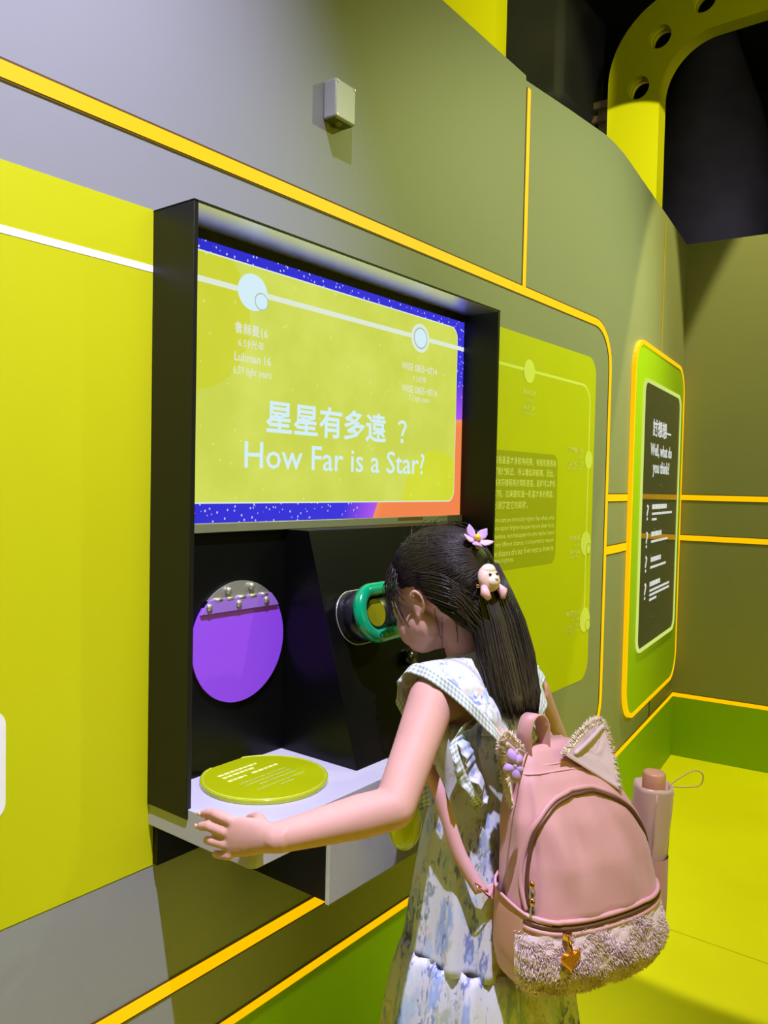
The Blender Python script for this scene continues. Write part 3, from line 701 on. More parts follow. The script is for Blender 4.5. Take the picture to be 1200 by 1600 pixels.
# ------------------------------------------------------------------ the girl
girl = empty('person', (1.10, -0.37, 0.0), 'girl in a floral dress bending to the green viewer, one hand on the shelf', 'person')
H = V((1.09, -0.272, 1.008)); hp_ = math.radians(14)
HR = Matrix(((1, 0, 0), (0, math.cos(hp_), math.sin(hp_)), (0, -math.sin(hp_), math.cos(hp_))))
def hl(x, y, z): return H + HR @ V((x, y, z))
ux = V((0.901, -0.434, 0)); ub = V((-0.434, -0.901, 0))     # across the shoulders, and out of the back
def ring(c, a, b, n=32, pw=2.3):
    c = V(c); out = []
    for i in range(n):
        t = 2*math.pi*i/n; ct, st = math.cos(t), math.sin(t)
        out.append(c+ux*(a*math.copysign(abs(ct)**(2/pw), ct))+ub*(b*math.copysign(abs(st)**(2/pw), st)))
    return out
TORSO = [(0.50, (1.100, -0.372), 0.070, 0.055), (0.54, (1.100, -0.372), 0.086, 0.068), (0.60, (1.099, -0.371), 0.086, 0.068), (0.67, (1.096, -0.366), 0.075, 0.060),
         (0.74, (1.092, -0.360), 0.078, 0.060), (0.80, (1.088, -0.356), 0.085, 0.061), (0.845, (1.085, -0.356), 0.080, 0.052), (0.875, (1.084, -0.352), 0.055, 0.040), (0.895, (1.085, -0.345), 0.034, 0.032)]
def tor(z):
    for A, B in zip(TORSO, TORSO[1:]):
        if z <= B[0]:
            t = max(0, (z-A[0])/(B[0]-A[0])); return (lerp(A[1][0], B[1][0], t), lerp(A[1][1], B[1][1], t)), lerp(A[2], B[2], t), lerp(A[3], B[3], t)
    return TORSO[-1][1:]
g = G()
g.loft([ring((*c, z), a, b) for z, c, a, b in TORSO])
g.tube([(1.086, -0.352, 0.86), (1.087, -0.335, 0.905), hl(0, -0.030, -0.045)], [0.036, 0.031, 0.034], 20)
# head
g.sphere(hl(0, -0.014, 0.018), (0.068, 0.084, 0.078), 28, 18, HR)
g.sphere(hl(0, 0.020, -0.034), (0.055, 0.058, 0.060), 24, 16, HR)
g.sphere(hl(0, 0.047, -0.074), (0.027, 0.024, 0.022), 14, 10, HR)
for sx in (-1, 1):
    g.sphere(hl(sx*0.027, 0.041, -0.050), (0.026, 0.026, 0.034), 16, 10, HR)
    g.tube([hl(sx*0.045, -0.005, -0.055), hl(sx*0.032, 0.026, -0.072), hl(0, 0.046, -0.078)], [0.018, 0.020, 0.020], 12)
    g.sphere(hl(sx*0.044, 0.008, -0.046), (0.022, 0.030, 0.030), 16, 10, HR)
    # ear: bowl and rim
    g.sphere(hl(sx*0.066, -0.004, -0.017), (0.005, 0.0105, 0.0165), 14, 10, HR)
    rimp = [hl(sx*(0.070+0.005*math.sin(a)), -0.006+0.0115*math.cos(a)-0.002, -0.012+0.0165*math.sin(a)) for a in [math.radians(d) for d in range(20, 285, 22)]]
    g.tube(rimp, [0.0032]*(len(rimp)), 8)
    g.sphere(hl(sx*0.067, -0.003, -0.032), (0.004, 0.005, 0.006), 10, 8, HR)
g.tube([hl(0, 0.076, 0.004), hl(0, 0.084, -0.016), hl(0, 0.088, -0.026)], [0.006, 0.008, 0.0095], 12)
for sx in (-1, 1): g.sphere(hl(sx*0.008, 0.083, -0.029), 0.0058, 10, 8)
# arms
SL, EL, WL, KL = V((0.997, -0.330, 0.858)), V((0.866, -0.360, 0.742)), V((0.738, -0.266, 0.717)), V((0.711, -0.207, 0.711))
g.cone((1.06, -0.352, 0.850), SL, 0.034, 0.036); g.cone(SL, lerp(SL, EL, 0.5), 0.036, 0.0315); g.cone(lerp(SL, EL, 0.5), EL, 0.0315, 0.0285)
g.cone(EL, lerp(EL, WL, 0.3), 0.0285, 0.0288); g.cone(lerp(EL, WL, 0.3), WL, 0.0288, 0.0195)
def palm(g, a, b, wdir, half, thick):
    """flattened palm between wrist a and knuckles b; wdir is the width direction"""
    d = (b-a).normalized(); nn = d.cross(wdir).normalized()
    rings = []
    for t, k, th in ((-0.25, 0.70, 1.9), (0.0, 0.74, 1.9), (0.25, 0.80, 1.55), (0.55, 0.98, 1.25), (0.85, 1.05, 1.0), (1.0, 0.95, 0.8), (1.06, 0.7, 0.5)):
        c = lerp(a, b, t); rings.append([c+wdir*(half*k*math.cos(2*math.pi*i/16))+nn*(thick*th*math.sin(2*math.pi*i/16)) for i in range(16)])
    g.loft(rings)
def finger(g, pts, r):
    for k in range(len(pts)-1): g.cone(pts[k], pts[k+1], r*(1-0.09*k), r*(1-0.09*(k+1)), 12)
wd = V((0.10, -0.05, 1.0)).normalized()
palm(g, WL, KL, wd, 0.0265, 0.0095)
LF = [[(0.7115, -0.204, 0.732), (0.7105, -0.178, 0.7335), (0.7140, -0.158, 0.7285), (0.7185, -0.143, 0.7215)],
      [(0.7080, -0.199, 0.716), (0.7060, -0.172, 0.7165), (0.7110, -0.150, 0.7090), (0.7185, -0.138, 0.7030)],
      [(0.7080, -0.202, 0.700), (0.7055, -0.178, 0.6985), (0.7120, -0.160, 0.6920), (0.7190, -0.152, 0.6870)],
      [(0.7095, -0.208, 0.686), (0.7085, -0.189, 0.6820), (0.7140, -0.175, 0.6770), (0.7195, -0.169, 0.6740)]]
for pts, r in zip(LF, (0.0075, 0.0078, 0.0073, 0.0064)): finger(g, [V(p) for p in pts], r)
finger(g, [V((0.731, -0.249, 0.730)), V((0.7395, -0.232, 0.733)), V((0.747, -0.213, 0.727)), V((0.752, -0.199, 0.7195))], 0.0085)
SR, ER, WR, KR = V((1.170, -0.398, 0.848)), V((1.285, -0.392, 0.730)), V((1.268, -0.275, 0.726)), V((1.264, -0.222, 0.723))
g.cone((1.11, -0.370, 0.848), SR, 0.034, 0.036); g.cone(SR, lerp(SR, ER, 0.5), 0.036, 0.0315); g.cone(lerp(SR, ER, 0.5), ER, 0.0315, 0.0285)
g.cone(ER, lerp(ER, WR, 0.3), 0.0285, 0.0288); g.cone(lerp(ER, WR, 0.3), WR, 0.0288, 0.0195)
palm(g, WR, KR, V((1, 0, 0)), 0.0265, 0.0095)
for k, (dx, L, r) in enumerate(((-0.021, 1.0, 0.0075), (-0.007, 1.1, 0.0078), (0.007, 1.0, 0.0073), (0.020, 0.8, 0.0064))):
    x = KR.x+dx; finger(g, [V((x, -0.224, 0.722)), V((x+dx*0.1, -0.224+0.022*L, 0.7215)), V((x+dx*0.15, -0.224+0.037*L, 0.7185)), V((x+dx*0.15, -0.224+0.048*L, 0.7165))], r)
finger(g, [V((1.246, -0.258, 0.722)), V((1.236, -0.248, 0.716)), V((1.231, -0.2385, 0.706)), V((1.230, -0.2365, 0.692))], 0.0085)
# legs
for sx in (-1, 1):
    hx = V((1.100, -0.372, 0.53))+ux*(0.042*sx); kx = V((1.095, -0.372, 0.285))+ux*(0.045*sx)-ub*0.012; ax_ = V((1.095, -0.385, 0.055))+ux*(0.045*sx)
    g.cone(hx, kx, 0.052, 0.036); g.cone(kx, lerp(kx, ax_, 0.35)+ub*0.006, 0.036, 0.035); g.cone(lerp(kx, ax_, 0.35)+ub*0.006, ax_, 0.035, 0.023)
    g.cone(ax_-V((0, 0, 0.02)), ax_-ub*0.06-V((0, 0, 0.03)), 0.022, 0.016)
body = obj('body', g, M['skin'], girl)
rm = body.modifiers.new('join', 'REMESH'); rm.mode = 'VOXEL'; rm.voxel_size = 0.0022; rm.use_smooth_shade = True
smo = body.modifiers.new('soften', 'SMOOTH'); smo.factor = 0.5; smo.iterations = 9
dg = bpy.context.evaluated_depsgraph_get(); me = bpy.data.meshes.new_from_object(body.evaluated_get(dg)); body.modifiers.clear(); body.data = me
for sx in (-1, 1):
    e = obj('eye', G().sphere(hl(sx*0.030, 0.062, -0.006), 0.0115, 16, 10), M['eye_white'], girl, True)
    obj('iris', G().sphere(hl(sx*0.030, 0.0715, -0.007), (0.0055, 0.003, 0.0055), 12, 8, HR), M['eye_dark'], e, True)
    obj('eyebrow', G().tube([hl(sx*0.018, 0.073, 0.014), hl(sx*0.030, 0.070, 0.018), hl(sx*0.044, 0.060, 0.014)], [0.0014, 0.002, 0.001], 6), M['hair'], girl, True)
obj('lips', G().tube([hl(-0.016, 0.068, -0.055), hl(0, 0.077, -0.053), hl(0.016, 0.068, -0.055)], [0.002, 0.0045, 0.002], 8), M['lip'], girl, True)
# nails on the left hand
for pts in LF[:2]:
    p = V(pts[3]); obj('fingernail', G().sphere(p+V((-0.0052, 0.003, 0.001)), (0.0016, 0.0042, 0.0034), 10, 6), M['nail'], girl, True)
# shoes
for sx in (-1, 1):
    a = V((1.095, -0.385, 0.0))+ux*(0.045*sx)
    g = G(); rings = []
    for t, hw, h in ((-0.042, 0.016, 0.045), (-0.025, 0.027, 0.052), (0.02, 0.030, 0.050), (0.06, 0.033, 0.036), (0.09, 0.028, 0.028), (0.105, 0.014, 0.018)):
        c = a-ub*t; rings.append([c+ux*(hw*math.cos(2*math.pi*i/14))+V((0, 0, max(0.0, h*0.5+h*0.5*math.sin(2*math.pi*i/14)*(1.0)))) for i in range(14)])
    obj('shoe', g.loft(rings), M['shoe'], girl, True)

# dress -----------------------------------------------------------------
dress = None
def dring(z, a, b, c, n=96, fold=0.0, nf=11, ph=0.0):
    out = []
    for i in range(n):
        t = 2*math.pi*i/n
        k = 1+fold*(math.sin(nf*t+ph)+0.5*math.sin((nf*1.0+4)*t+1.7*ph+1)+0.3*math.sin(5*t+ph*2))
        out.append(V((c[0], c[1], z))+ux*(a*k*math.cos(t))+ub*(b*k*math.sin(t)))
    return out
g = G(); rings = []
for z, da, f in ((0.825, 0.010, 0.01), (0.80, 0.011, 0.015), (0.77, 0.011, 0.02), (0.74, 0.010, 0.025), (0.71, 0.010, 0.03), (0.685, 0.012, 0.035)):
    c, a, b = tor(z); rings.append(dring(z, a+da, b+da, c, fold=f, ph=z*14))
for z, a, b, f in ((0.66, 0.092, 0.077, 0.04), (0.62, 0.100, 0.085, 0.045), (0.57, 0.106, 0.093, 0.05), (0.52, 0.112, 0.100, 0.055), (0.475, 0.117, 0.106, 0.055), (0.462, 0.120, 0.109, 0.05)):
    rings.append(dring(z, a, b, (1.098, -0.368), fold=f, ph=3+z*3))
g.loft(rings, False, False)
dress = obj('dress', g, M['floral'], girl, True)
dress.modifiers.new('cloth', 'SOLIDIFY').thickness = 0.0016
g = G(); rings = []
for z, a, b, f in ((0.470, 0.120, 0.109, 0.05), (0.458, 0.128, 0.116, 0.06), (0.42, 0.138, 0.124, 0.075), (0.36, 0.148, 0.132, 0.08), (0.30, 0.155, 0.138, 0.085), (0.25, 0.160, 0.142, 0.09)):
    rings.append(dring(z, a, b, (1.098, -0.368), fold=f, nf=14, ph=1+z*2))
tier = obj('skirt_tier', g.loft(rings, False, False), M['floral'], dress, True); tier.modifiers.new('cloth', 'SOLIDIFY').thickness = 0.0016
def strip_uv(name, path, wid, m, parent, wave=0.0, nw=10, curl=0.0, nu=64, nv=6, uvu=1.0, uvv=1.0, th=0.0012, outv=None):
    """cloth strip from a seam path: wid vectors run away from the seam; free edge waves like a flounce"""
    P = bez(path, max(2, nu//(len(path)-1))); Wd = bez(wid, max(2, nu//(len(path)-1))); n = len(P)
    vs_, fs, uvs = [], [], []
    L = 0
    for k in range(n):
        if k: L += (P[k]-P[k-1]).length
        t = (P[min(k+1, n-1)]-P[max(k-1, 0)]).normalized(); nn = t.cross(Wd[k]); nn = nn.normalized() if nn.length > 1e-9 else V((0, 0, 1))
        if outv is not None and nn.dot(V(outv)) < 0: nn = -nn
        for j in range(nv+1):
            v = j/nv
            vs_.append(P[k]+Wd[k]*v+nn*(wave*v*math.sin(2*math.pi*nw*k/n+0.6*math.sin(k*0.7))+curl*v*v)); uvs.append((L*uvu, v*Wd[k].length*uvv))
    for k in range(n-1):
        for j in range(nv):
            a = k*(nv+1)+j; fs.append((a, a+1, a+nv+2, a+nv+1))
    me = bpy.data.meshes.new(name); me.from_pydata([tuple(p) for p in vs_], [], fs); me.update()
    ul = me.uv_layers.new(name='UVMap')
    for p in me.polygons:
        p.use_smooth = True
        for li, vi in zip(p.loop_indices, p.vertices): ul.data[li].uv = uvs[vi]
    me.materials.append(m); o = bpy.data.objects.new(name, me); col.objects.link(o); put(o, parent)
    s = o.modifiers.new('cloth', 'SOLIDIFY'); s.thickness = th; s.offset = 0
    return o
for sx in (-1, 1):
    def T(p):
        """mirror a left-shoulder point to the right one about the girl's own midplane"""
        p = V(p)
        if sx == -1: return p
        c = V((1.085, -0.352, 0)); d = p-c; x = d.dot(ux); return V((0, 0, 0))+p-ux*(2*x)-V((0, 0, 0.012))
    seam = [(1.045, -0.280, 0.82), (1.040, -0.281, 0.870), (1.045, -0.316, 0.908), (1.040, -0.364, 0.906), (1.036, -0.410, 0.872), (1.046, -0.436, 0.825)]
    inner = [V((0.030, -0.008, 0.004)), V((0.030, -0.010, 0.010)), V((0.030, -0.012, 0.012)), V((0.034, -0.014, 0.014)), V((0.040, -0.016, 0.010)), V((0.042, -0.012, 0.004))]
    def D(d):
        d = V(d)
        if sx == -1: return d
        return d-ux*(2*d.dot(ux))
    strip_uv('shoulder_strap', [T(p) for p in seam], [D(d) for d in inner], M['floral'], dress, 0.0, outv=(0, -0.3, 1))
    outw = [V((-0.022, 0.004, -0.004)), V((-0.044, 0.008, 0.004)), V((-0.056, 0.012, 0.002)), V((-0.052, 0.012, -0.006)), V((-0.040, 0.0, -0.010)), V((-0.020, -0.004, -0.012))]
    strip_uv('ruffle', [T(p) for p in seam], [D(d) for d in outw], M['floral'], dress, 0.005, 5, -0.004, outv=(0, -0.2, 1))
    edge = [T(V(p)+o_*1.0) for p, o_ in zip(seam, outw)]
    ew = [D(V((-0.006, 0.004, -0.018))), D(V((-0.010, 0.004, -0.016))), D(V((-0.012, 0.003, -0.014))), D(V((-0.010, -0.002, -0.016))), D(V((-0.006, -0.003, -0.018))), D(V((-0.004, -0.003, -0.018)))]
    strip_uv('ruffle_edge', edge, ew, M['gingham'], dress, 0.004, 6, 0, uvu=150, uvv=150, outv=(-0.5, -0.5, 0.3))
    # lower back flounce, under the rucksack strap
    s2 = [(1.036, -0.400, 0.838), (1.022, -0.395, 0.815), (1.020, -0.398, 0.785), (1.024, -0.405, 0.755), (1.034, -0.412, 0.725)]
    o2 = [V((-0.020, 0.008, 0.0)), V((-0.042, 0.008, -0.002)), V((-0.044, -0.002, -0.006)), V((-0.034, -0.004, -0.008)), V((-0.016, 0, -0.010))]
    strip_uv('back_flounce', [T(p) for p in s2], [D(d) for d in o2], M['floral'], dress, 0.007, 3, 0.004, outv=(-0.6, -0.6, 0))
    e2 = [T(V(p)+d) for p, d in zip(s2, o2)]
    strip_uv('flounce_edge', e2, [D(V((-0.012, 0.004, -0.006)))]*5, M['gingham'], dress, 0.007, 3, 0, uvu=150, uvv=150, outv=(-0.6, -0.6, 0))
    # front flounce hanging at the side of the waist
    s3 = [(1.022, -0.318, 0.800), (1.008, -0.318, 0.765), (1.006, -0.320, 0.725), (1.012, -0.322, 0.690)]
    o3 = [V((-0.016, 0.012, -0.004)), V((-0.030, 0.022, -0.006)), V((-0.032, 0.022, -0.008)), V((-0.016, 0.012, -0.008))]
    strip_uv('side_flounce', [T(p) for p in s3], [D(d) for d in o3], M['gingham'], dress, 0.006, 3, 0, uvu=130, uvv=130, outv=(-0.6, -0.5, 0))

# hair -------------------------------------------------------------------
cH = V((0, -0.014, 0.018)); RH = V((0.0735, 0.0905, 0.0845))
def hairline(y):
    return interp([(-0.11, -0.066), (-0.075, -0.060), (-0.045, -0.040), (-0.020, 0.004), (0.0, 0.018), (0.035, 0.018), (0.055, 0.042), (0.08, 0.052), (0.12, 0.06)], y)
g = G(); n, m_ = 56, 40; idx = {}
for k in range(m_+1):
    ph = math.pi*k/m_
    for i in range(n):
        th = 2*math.pi*i/n
        p = V((RH.x*math.sin(ph)*math.cos(th), RH.y*math.sin(ph)*math.sin(th), RH.z*math.cos(ph)))+cH
        zc = hairline(p.y)
        if p.z > zc-0.012:
            kk = 1.0
            if p.z < zc+0.012: kk = 1-0.10*(zc+0.012-p.z)/0.024
            # soft combed ridges
            rdg = 0.0010*math.sin(th*34+ph*6)*math.sin(ph)
            q = cH+(p-cH)*(kk+rdg/0.08); idx[(k, i)] = len(g.v); g.v.append(hl(*q))
for k in range(m_):
    for i in range(n):
        q = [(k, i), (k, (i+1) % n), (k+1, (i+1) % n), (k+1, i)]
        if all(t in idx for t in q): g.f.append(tuple(idx[t] for t in q))
hair = obj('hair', g, M['hair'], girl, True); hair['label'] = 'dark straight hair gathered at the back'
# combed strands from the hairline to the clip
clipd = V((0.0, -0.97, 0.16)).normalized()
rnd = random.Random(3); g = G()
def scalp(d, off): return hl(*(cH+V((RH.x*d.x, RH.y*d.y, RH.z*d.z))*(1+off)))
cnt = 0
while cnt < 2600:
    d = V((rnd.gauss(0, 1), rnd.gauss(0, 1), rnd.gauss(0, 1))).normalized()
    p = cH+V((RH.x*d.x, RH.y*d.y, RH.z*d.z))
    if p.z < hairline(p.y) or d.dot(clipd) > 0.9: continue
    cnt += 1
    off = rnd.uniform(0.0, 0.016); path = []; sd = rnd.uniform(-1, 1)
    for k in range(9):
        t = k/8; q = (d*(1-t)+clipd*t).normalized(); q = (q+V((0, 0, 0.05*sd*math.sin(math.pi*t)))).normalized()
        path.append(scalp(q, off*(0.4+0.6*math.sin(math.pi*min(1, t*1.2)))+0.004))
    g.tube(path, [0.0007]*8+[0.0005], 3)
obj('combed_strands', g, M['hair'], hair, True)['kind'] = 'stuff'
# tail of hair down the back
TP = bez([hl(0, -0.088, 0.030), (1.085, -0.385, 0.985), (1.080, -0.402, 0.940), (1.074, -0.416, 0.905), (1.066, -0.430, 0.870), (1.060, -0.440, 0.845)], 6)
TWD = [(0, 0.030), (0.2, 0.040), (0.5, 0.044), (0.8, 0.040), (0.95, 0.028), (1, 0.014)]
g = G(); rings = []; N = len(TP)
tw = V((0.80, -0.60, 0)).normalized(); tb = V((-0.60, -0.80, 0)).normalized()
for k, p in enumerate(TP):
    t = k/(N-1); a = interp(TWD, t); b = a*0.50
    rings.append([p+tw*(a*math.cos(2*math.pi*i/40)*(1+0.05*math.sin(i*5)))+tb*(b*math.sin(2*math.pi*i/40)*(1+0.07*math.sin(i*7))) for i in range(40)])
obj('hair_tail', g.loft(rings), M['hair'], hair, True)
g = G()
for k in range(1100):
    a = rnd.uniform(0, 2*math.pi); rr = rnd.uniform(0.85, 1.06); path = []; fin = rnd.uniform(0.84, 1.08); wob = rnd.uniform(-0.003, 0.003)
    for j in range(9):
        t = j/8*fin; kk = min(t, 1)*(N-1); i0 = min(int(kk), N-2); p = lerp(TP[i0], TP[i0+1], kk-i0)
        if t > 1: p = p+(TP[-1]-TP[-2])*((t-1)*(N-1))
        wa = max(interp(TWD, min(t, 0.93)), 0.022); path.append(p+tw*(wa*rr*math.cos(a))+tb*(wa*0.52*rr*math.sin(a))+tw*(wob*math.sin(t*5)))
    g.tube(path, [0.0007]*8+[0.0003], 3)
# lower hair swept from behind the ears into the tail
for sx in (-1, 1):
    for k in range(190):
        y0 = rnd.uniform(-0.06, -0.012); z0 = hairline(y0)+rnd.uniform(-0.004, 0.03); xx = math.sqrt(max(0.05, 1-((y0-cH.y)/RH.y)**2-((z0-cH.z)/RH.z)**2))*RH.x*1.02*sx
        tgt = TP[rnd.randint(4, 12)]+tw*(sx*rnd.uniform(0.004, 0.034))+tb*rnd.uniform(-0.012, 0.012)
        p0 = hl(xx, y0, z0); p1 = hl(xx*0.92, -0.075, z0-0.018-rnd.uniform(0, 0.012)); g.tube(bez([p0, p1, tgt, tgt+V((-0.006, -0.014, -0.04))], 4), 0.0009, 3)
obj('tail_strands', g, M['hair'], hair, True)['kind'] = 'stuff'
# loose wisps before the ear, at the nape and at the crown
g = G()
for sx in (-1, 1):
    for k in range(46):
        y0 = rnd.uniform(0.020, 0.068); z0 = hairline(y0)+rnd.uniform(0, 0.03); q = V(((RH.x+0.002)*sx*math.sqrt(max(0.02, 1-((y0-cH.y)/RH.y)**2-((z0-cH.z)/RH.z)**2)), y0, z0))
        L = rnd.uniform(0.035, 0.085); e = V((q.x*0.98+sx*0.006, y0+rnd.uniform(-0.016, 0.018)+0.004, z0-L))
        g.tube(bez([hl(*q), hl(*(lerp(q, e, 0.5)+V((sx*0.008, 0.003, 0)))), hl(*e)], 5), [0.0009]*10+[0.0003], 3)
for k in range(9):
    sx = rnd.choice((-1, -1, 1)); y0 = rnd.uniform(-0.07, -0.015); x0 = sx*rnd.uniform(0.03, 0.056)
    p = hl(x0, y0, -0.05+rnd.uniform(0, 0.03)); e = p+V((rnd.uniform(-0.012, 0.012), rnd.uniform(-0.02, 0.012), -rnd.uniform(0.03, 0.065)))
    g.tube(bez([p, lerp(p, e, 0.5)+V((sx*0.006, -0.004, 0)), e], 5), [0.0006]*10+[0.0002], 3)
for k in range(46):
    d = V((rnd.uniform(-0.8, 0.8), rnd.uniform(-0.4, 0.9), 1)).normalized(); p = scalp(d, 0.005); e = scalp((d+V((rnd.uniform(-0.5, 0.5), rnd.uniform(-0.6, 0.3), 0))).normalized(), rnd.uniform(0.05, 0.2))
    g.tube(bez([p, lerp(p, e, 0.5)+V((0, 0, 0.006)), e], 5), [0.0005]*10+[0.0002], 3)
g.tube(bez([hl(0.01, -0.108, 0.020), (1.10, -0.418, 0.97), (1.105, -0.44, 0.89), (1.09, -0.452, 0.845)], 6), 0.0006, 4)
obj('loose_wisps', g, M['hair'], hair, True)['kind'] = 'stuff'

# hair clips ------------------------------------------------------------
fc = scalp(V((-0.14, -0.84, 0.52)).normalized(), 0.09)
root = empty('flower_hair_clip', tuple(fc), 'lilac petal flower clip on the crown of the girl\'s hair', 'hair clip')
fn = (HR @ V((-0.30, -0.75, 0.62))).normalized(); fa = fn.orthogonal().normalized(); fb = fn.cross(fa)
for k in range(5):
    a = 2*math.pi*k/5+0.5; d = fa*math.cos(a)+fb*math.sin(a); side = fn.cross(d)
    rings = []
    for t, wv in ((0.0, 0.003), (0.25, 0.0065), (0.55, 0.0085), (0.8, 0.0065), (1.0, 0.0012)):
        c = fc+d*(0.004+0.021*t)+fn*(0.010*t*t); rings.append([c+side*(wv*math.cos(2*math.pi*i/10))+fn*(0.0022*math.sin(2*math.pi*i/10)) for i in range(10)])
    obj('petal', G().loft(rings), M['lilac_pale'] if k % 2 else M['lilac'], root, True)
obj('flower_centre', G().sphere(fc+fn*0.006, (0.0055, 0.0055, 0.0055), 12, 8), M['yellow_dot'], root, True)
obj('clip_bar', G().tube([fc-fa*0.016-fn*0.004, fc+fa*0.016-fn*0.004], 0.002, 8), M['gold'], root, True)
ac = hl(-0.024, -0.1145, -0.004)
root = empty('animal_hair_clip', tuple(ac), 'small pink animal face clip holding the hair at the back', 'hair clip')
an = (HR @ V((-0.25, -0.95, 0.15))).normalized(); aa = V((0.95, -0.25, 0)); aa = (aa-an*aa.dot(an)).normalized(); ab = an.cross(aa)
if ab.z < 0: ab = -ab
AR = Matrix((aa, ab, an)).transposed()
obj('face', G().sphere(ac+ab*0.008, (0.019, 0.021, 0.013), 20, 14, AR), M['clip_pink'], root, True)
obj('muzzle', G().sphere(ac+an*0.008+ab*0.002, (0.012, 0.0105, 0.0085), 16, 10, AR), M['clip_cream'], root, True)
obj('forehead', G().sphere(ac+an*0.003+ab*0.020, (0.013, 0.010, 0.0105), 16, 10, AR), M['clip_cream'], root, True)
for sx in (-1, 1):
    obj('eye', G().sphere(ac+an*0.0125+ab*0.011+aa*(sx*0.007), 0.0023, 10, 8), M['eye_dark'], root, True)
    obj('ear', G().tube([ac+aa*(sx*0.014)-ab*0.004, ac+aa*(sx*0.019)-ab*0.014+an*0.004, ac+aa*(sx*0.014)-ab*0.025+an*0.005], [0.005, 0.0075, 0.004], 12), M['clip_rose'], root, True)
obj('nose', G().sphere(ac+an*0.0165+ab*0.003, (0.0035, 0.0025, 0.0025), 10, 8, AR), M['clip_rose'], root, True)
obj('clip_bar', G().tube([ac-aa*0.02-an*0.010, ac+aa*0.02-an*0.010], 0.003, 8), M['gold'], root, True)
# ------------------------------------------------------------------ rucksack (local frame: x across, y out of the wearer's back, z up)
pack = empty('backpack', (1.127, -0.466, 0.478), 'pink school backpack with fur pocket and fuzzy ears on the girl\'s back', 'backpack')
PB = V((1.127, -0.466, 0.478)); HP = 0.325
def pl(x, y, z): return PB+ux*x+ub*y+V((0, 0, z))
PW_ = [(0.0, 0.098), (0.04, 0.112), (0.15, 0.120), (0.36, 0.121), (0.55, 0.112), (0.72, 0.102), (0.86, 0.080), (0.95, 0.058), (1.0, 0.042)]
PD_ = [(0.0, 0.105), (0.04, 0.124), (0.15, 0.136), (0.36, 0.134), (0.55, 0.120), (0.72, 0.098), (0.86, 0.070), (0.95, 0.050), (1.0, 0.036)]
PX_ = [(0.0, 0.0), (0.36, 0.0), (0.6, -0.004), (0.8, -0.014), (1.0, -0.032)]
EXP = 3.2
def pface(x, t, off=0.0):
    """point on the front of the bag at height fraction t and x measured from the centre line, in half widths"""
    a, d, cx = interp(PW_, t), interp(PD_, t), interp(PX_, t)
    u = max(-1, min(1, x)); y = d*0.45+d*0.55*(1-abs(u)**EXP)**(1/EXP)
    # soft sags of the nylon
    if 0.36 < t < 0.9: y += 0.0060*math.sin(9*u+11*t)*(1-u*u)*math.sin((t-0.36)/0.54*math.pi)+0.0055*abs(math.sin(-6*u+5*t+1.2))*(1-u*u)
    return pl(cx+u*(a+off*abs(u)), y+off, t*HP)
g = G(); rings = []
NT = 44
for k in range(NT+1):
    t = k/NT; a, d, cx = interp(PW_, t), interp(PD_, t), interp(PX_, t)
    if k == 0: a *= 0.9; d *= 0.9
    rg = []
    for i in range(72):
        th = 2*math.pi*i/72; ct, st = math.cos(th), math.sin(th)
        x = math.copysign(abs(ct)**(2/EXP), ct); y = d*0.45+math.copysign(abs(st)**(2/EXP), st)*d*(0.55 if st > 0 else 0.42)
        u = x
        if st > 0 and 0.36 < t < 0.9: y += 0.0060*math.sin(9*u+11*t)*(1-u*u)*math.sin((t-0.36)/0.54*math.pi)+0.0055*abs(math.sin(-6*u+5*t+1.2))*(1-u*u)
        # folds running down the side gusset
        xx = x*a+(0.0035*math.sin(th*9+t*6) if abs(ct) > 0.8 and st > -0.5 else 0)
        rg.append(pl(cx+xx, y, t*HP))
    rings.append(rg)
bag = obj('bag_body', g.loft(rings), M['pink'], pack, True)
def along(pts, off): return [pface(x, t, off) for x, t in pts]
def smooth2(pts, n=8): return [(p.x, p.y) for p in bez([(a, b, 0) for a, b in pts], n)]
archp = smooth2([(-0.93, 0.372), (-0.955, 0.47), (-0.94, 0.59), (-0.85, 0.695), (-0.62, 0.775), (-0.25, 0.815), (0.15, 0.82), (0.52, 0.79), (0.80, 0.71), (0.95, 0.57), (0.98, 0.42)])
obj('zip', G().tube(along(archp, 0.0022), 0.0030, 8), M['zip'], pack, True)
obj('zip_flap', G().tube(along([(x*1.03, t+0.016) for x, t in archp], 0.001), 0.0040, 8), M['pink'], pack, True)
low = smooth2([(-0.97, 0.372), (-0.7, 0.360), (-0.3, 0.352), (0.1, 0.352), (0.5, 0.360), (0.98, 0.376)])
obj('pocket_piping', G().tube(along(low, 0.0025), 0.0034, 8), M['pink_light'], pack, True)
obj('pocket_zip', G().tube(along([(x, t-0.026) for x, t in low], 0.0030), 0.0034, 8), M['zip'], pack, True)
obj('pocket_piping', G().tube(along([(x, t-0.048) for x, t in low], 0.0035), 0.0036, 8), M['pink_light'], pack, True)
